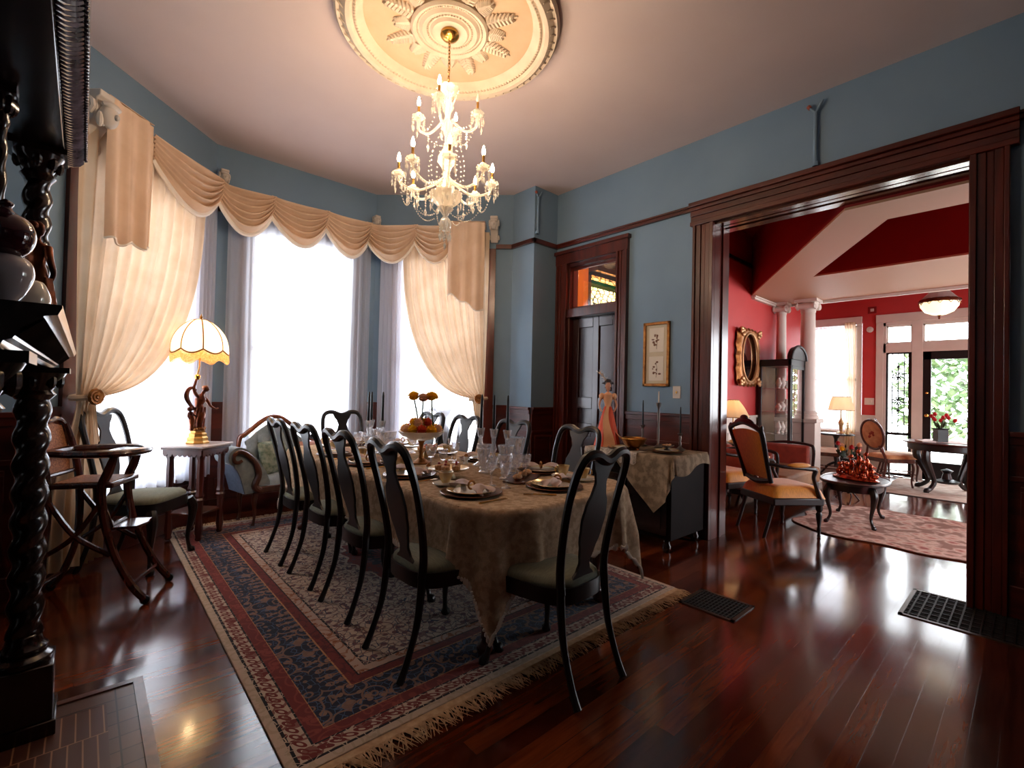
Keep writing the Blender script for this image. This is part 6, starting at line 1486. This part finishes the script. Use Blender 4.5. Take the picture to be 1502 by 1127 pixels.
MB().grid(lambda u, v: ((.21-.14*v)*(1+.03*math.cos(36*PI*u))*math.cos(2*PI*u), (.21-.14*v)*(1+.03*math.cos(36*PI*u))*math.sin(2*PI*u), 2.785+.16*v), 60, 6).build('crown', CRYST, t, 80)
m = MB()
for k in range(12): a = 2*PI*k/12; m.tube([(.23*math.cos(a), .23*math.sin(a), 2.74), (.235*math.cos(a+.13), .235*math.sin(a+.13), 2.70), (.23*math.cos(a+.26), .23*math.sin(a+.26), 2.74)], .005, 5)
m.build('garland', BRONZE, t)
m = MB(); m.tube([(0, 0, 2.94), (0, 0, H-.05)], .006, 6); m.lathe([(.05, H-.03), (.05, H)], n=16); m.build('suspension', BRONZE, t)
# small wall devices on the far wall
t = thing('smoke_alarm', 'small white round alarm on the red strip beside the far window', 'alarm', (XF, 1.93, 2.52), -PI/2)
MB().lathe([(.05, 0), (.05, .02), (.035, .03), (.001, .032)], n=24, mat=Matrix.Rotation(PI/2, 4, 'X')).build('body', WHITE, t)
t = thing('wall_plate', 'dark red square plate with white centre above the red strip on the far wall', 'wall plate', (XF, 1.90, 2.86), -PI/2)
MB().box(-.06, .06, -.012, 0, -.06, .06).build('plate', DRED, t, bevel=.003); MB().box(-.025, .025, -.02, -.01, -.025, .025).build('button', WHITE, t, bevel=.003)
t = thing('far_switch', 'white double switch plate on the red strip beside the sidelight', 'light switch', (XF, 1.93, 1.26), -PI/2)
MB().box(-.07, .07, -.008, 0, -.06, .06).build('plate', WHITE, t, bevel=.003); MB().box(-.035, -.015, -.016, -.006, -.02, .02).box(.015, .035, -.016, -.006, -.02, .02).build('toggle', WHITE, t)
# ================================================================ LIGHT
w = bpy.data.worlds.new('overcast_sky'); sc.world = w; w.use_nodes = True
nt = w.node_tree; nt.nodes.clear()
o_ = nt.nodes.new('ShaderNodeOutputWorld')
bg = nd(nt, 'ShaderNodeBackground', {0: (.90, .95, 1, 1), 1: 12.0}); nt.links.new(bg.outputs[0], o_.inputs[0])
def portal(M, sx, sy):
    l = bpy.data.lights.new('sky_portal', 'AREA'); l.shape = 'RECTANGLE'; l.size = sx; l.size_y = sy; l.cycles.is_portal = True
    o = bpy.data.objects.new('sky_portal', l); COL.objects.link(o); o.matrix_world = M
for M in (BAYL, BAYC, BAYR):
    portal(M @ Matrix.Translation((.845, .2, 1.69)) @ Matrix.Rotation(-PI/2, 4, 'X'), 1.06, 2.5)
portal(Matrix.Translation((XF+.2, 1.3, 1.4)) @ Matrix.Rotation(PI/2, 4, 'Y'), 2.7, 3.1)
portal(Matrix.Translation((XF+.2, -1.6, 1.6)) @ Matrix.Rotation(PI/2, 4, 'Y'), 2, 3)
portal(Matrix.Translation((6.2, -3.3, 1.65)) @ Matrix.Rotation(PI/2, 4, 'X'), 2.0, 2.3)

def lamp(name, loc, col, power, r):
    l = bpy.data.lights.new(name, 'POINT'); l.energy = power; l.color = sr(col); l.shadow_soft_size = r
    o = bpy.data.objects.new(name, l); COL.objects.link(o); o.location = loc
lamp('hall_fill_light', (5.0, 3.7, 3.0), (255, 214, 160), 45, .08)  # added unseen light that brightens the hall behind the transom
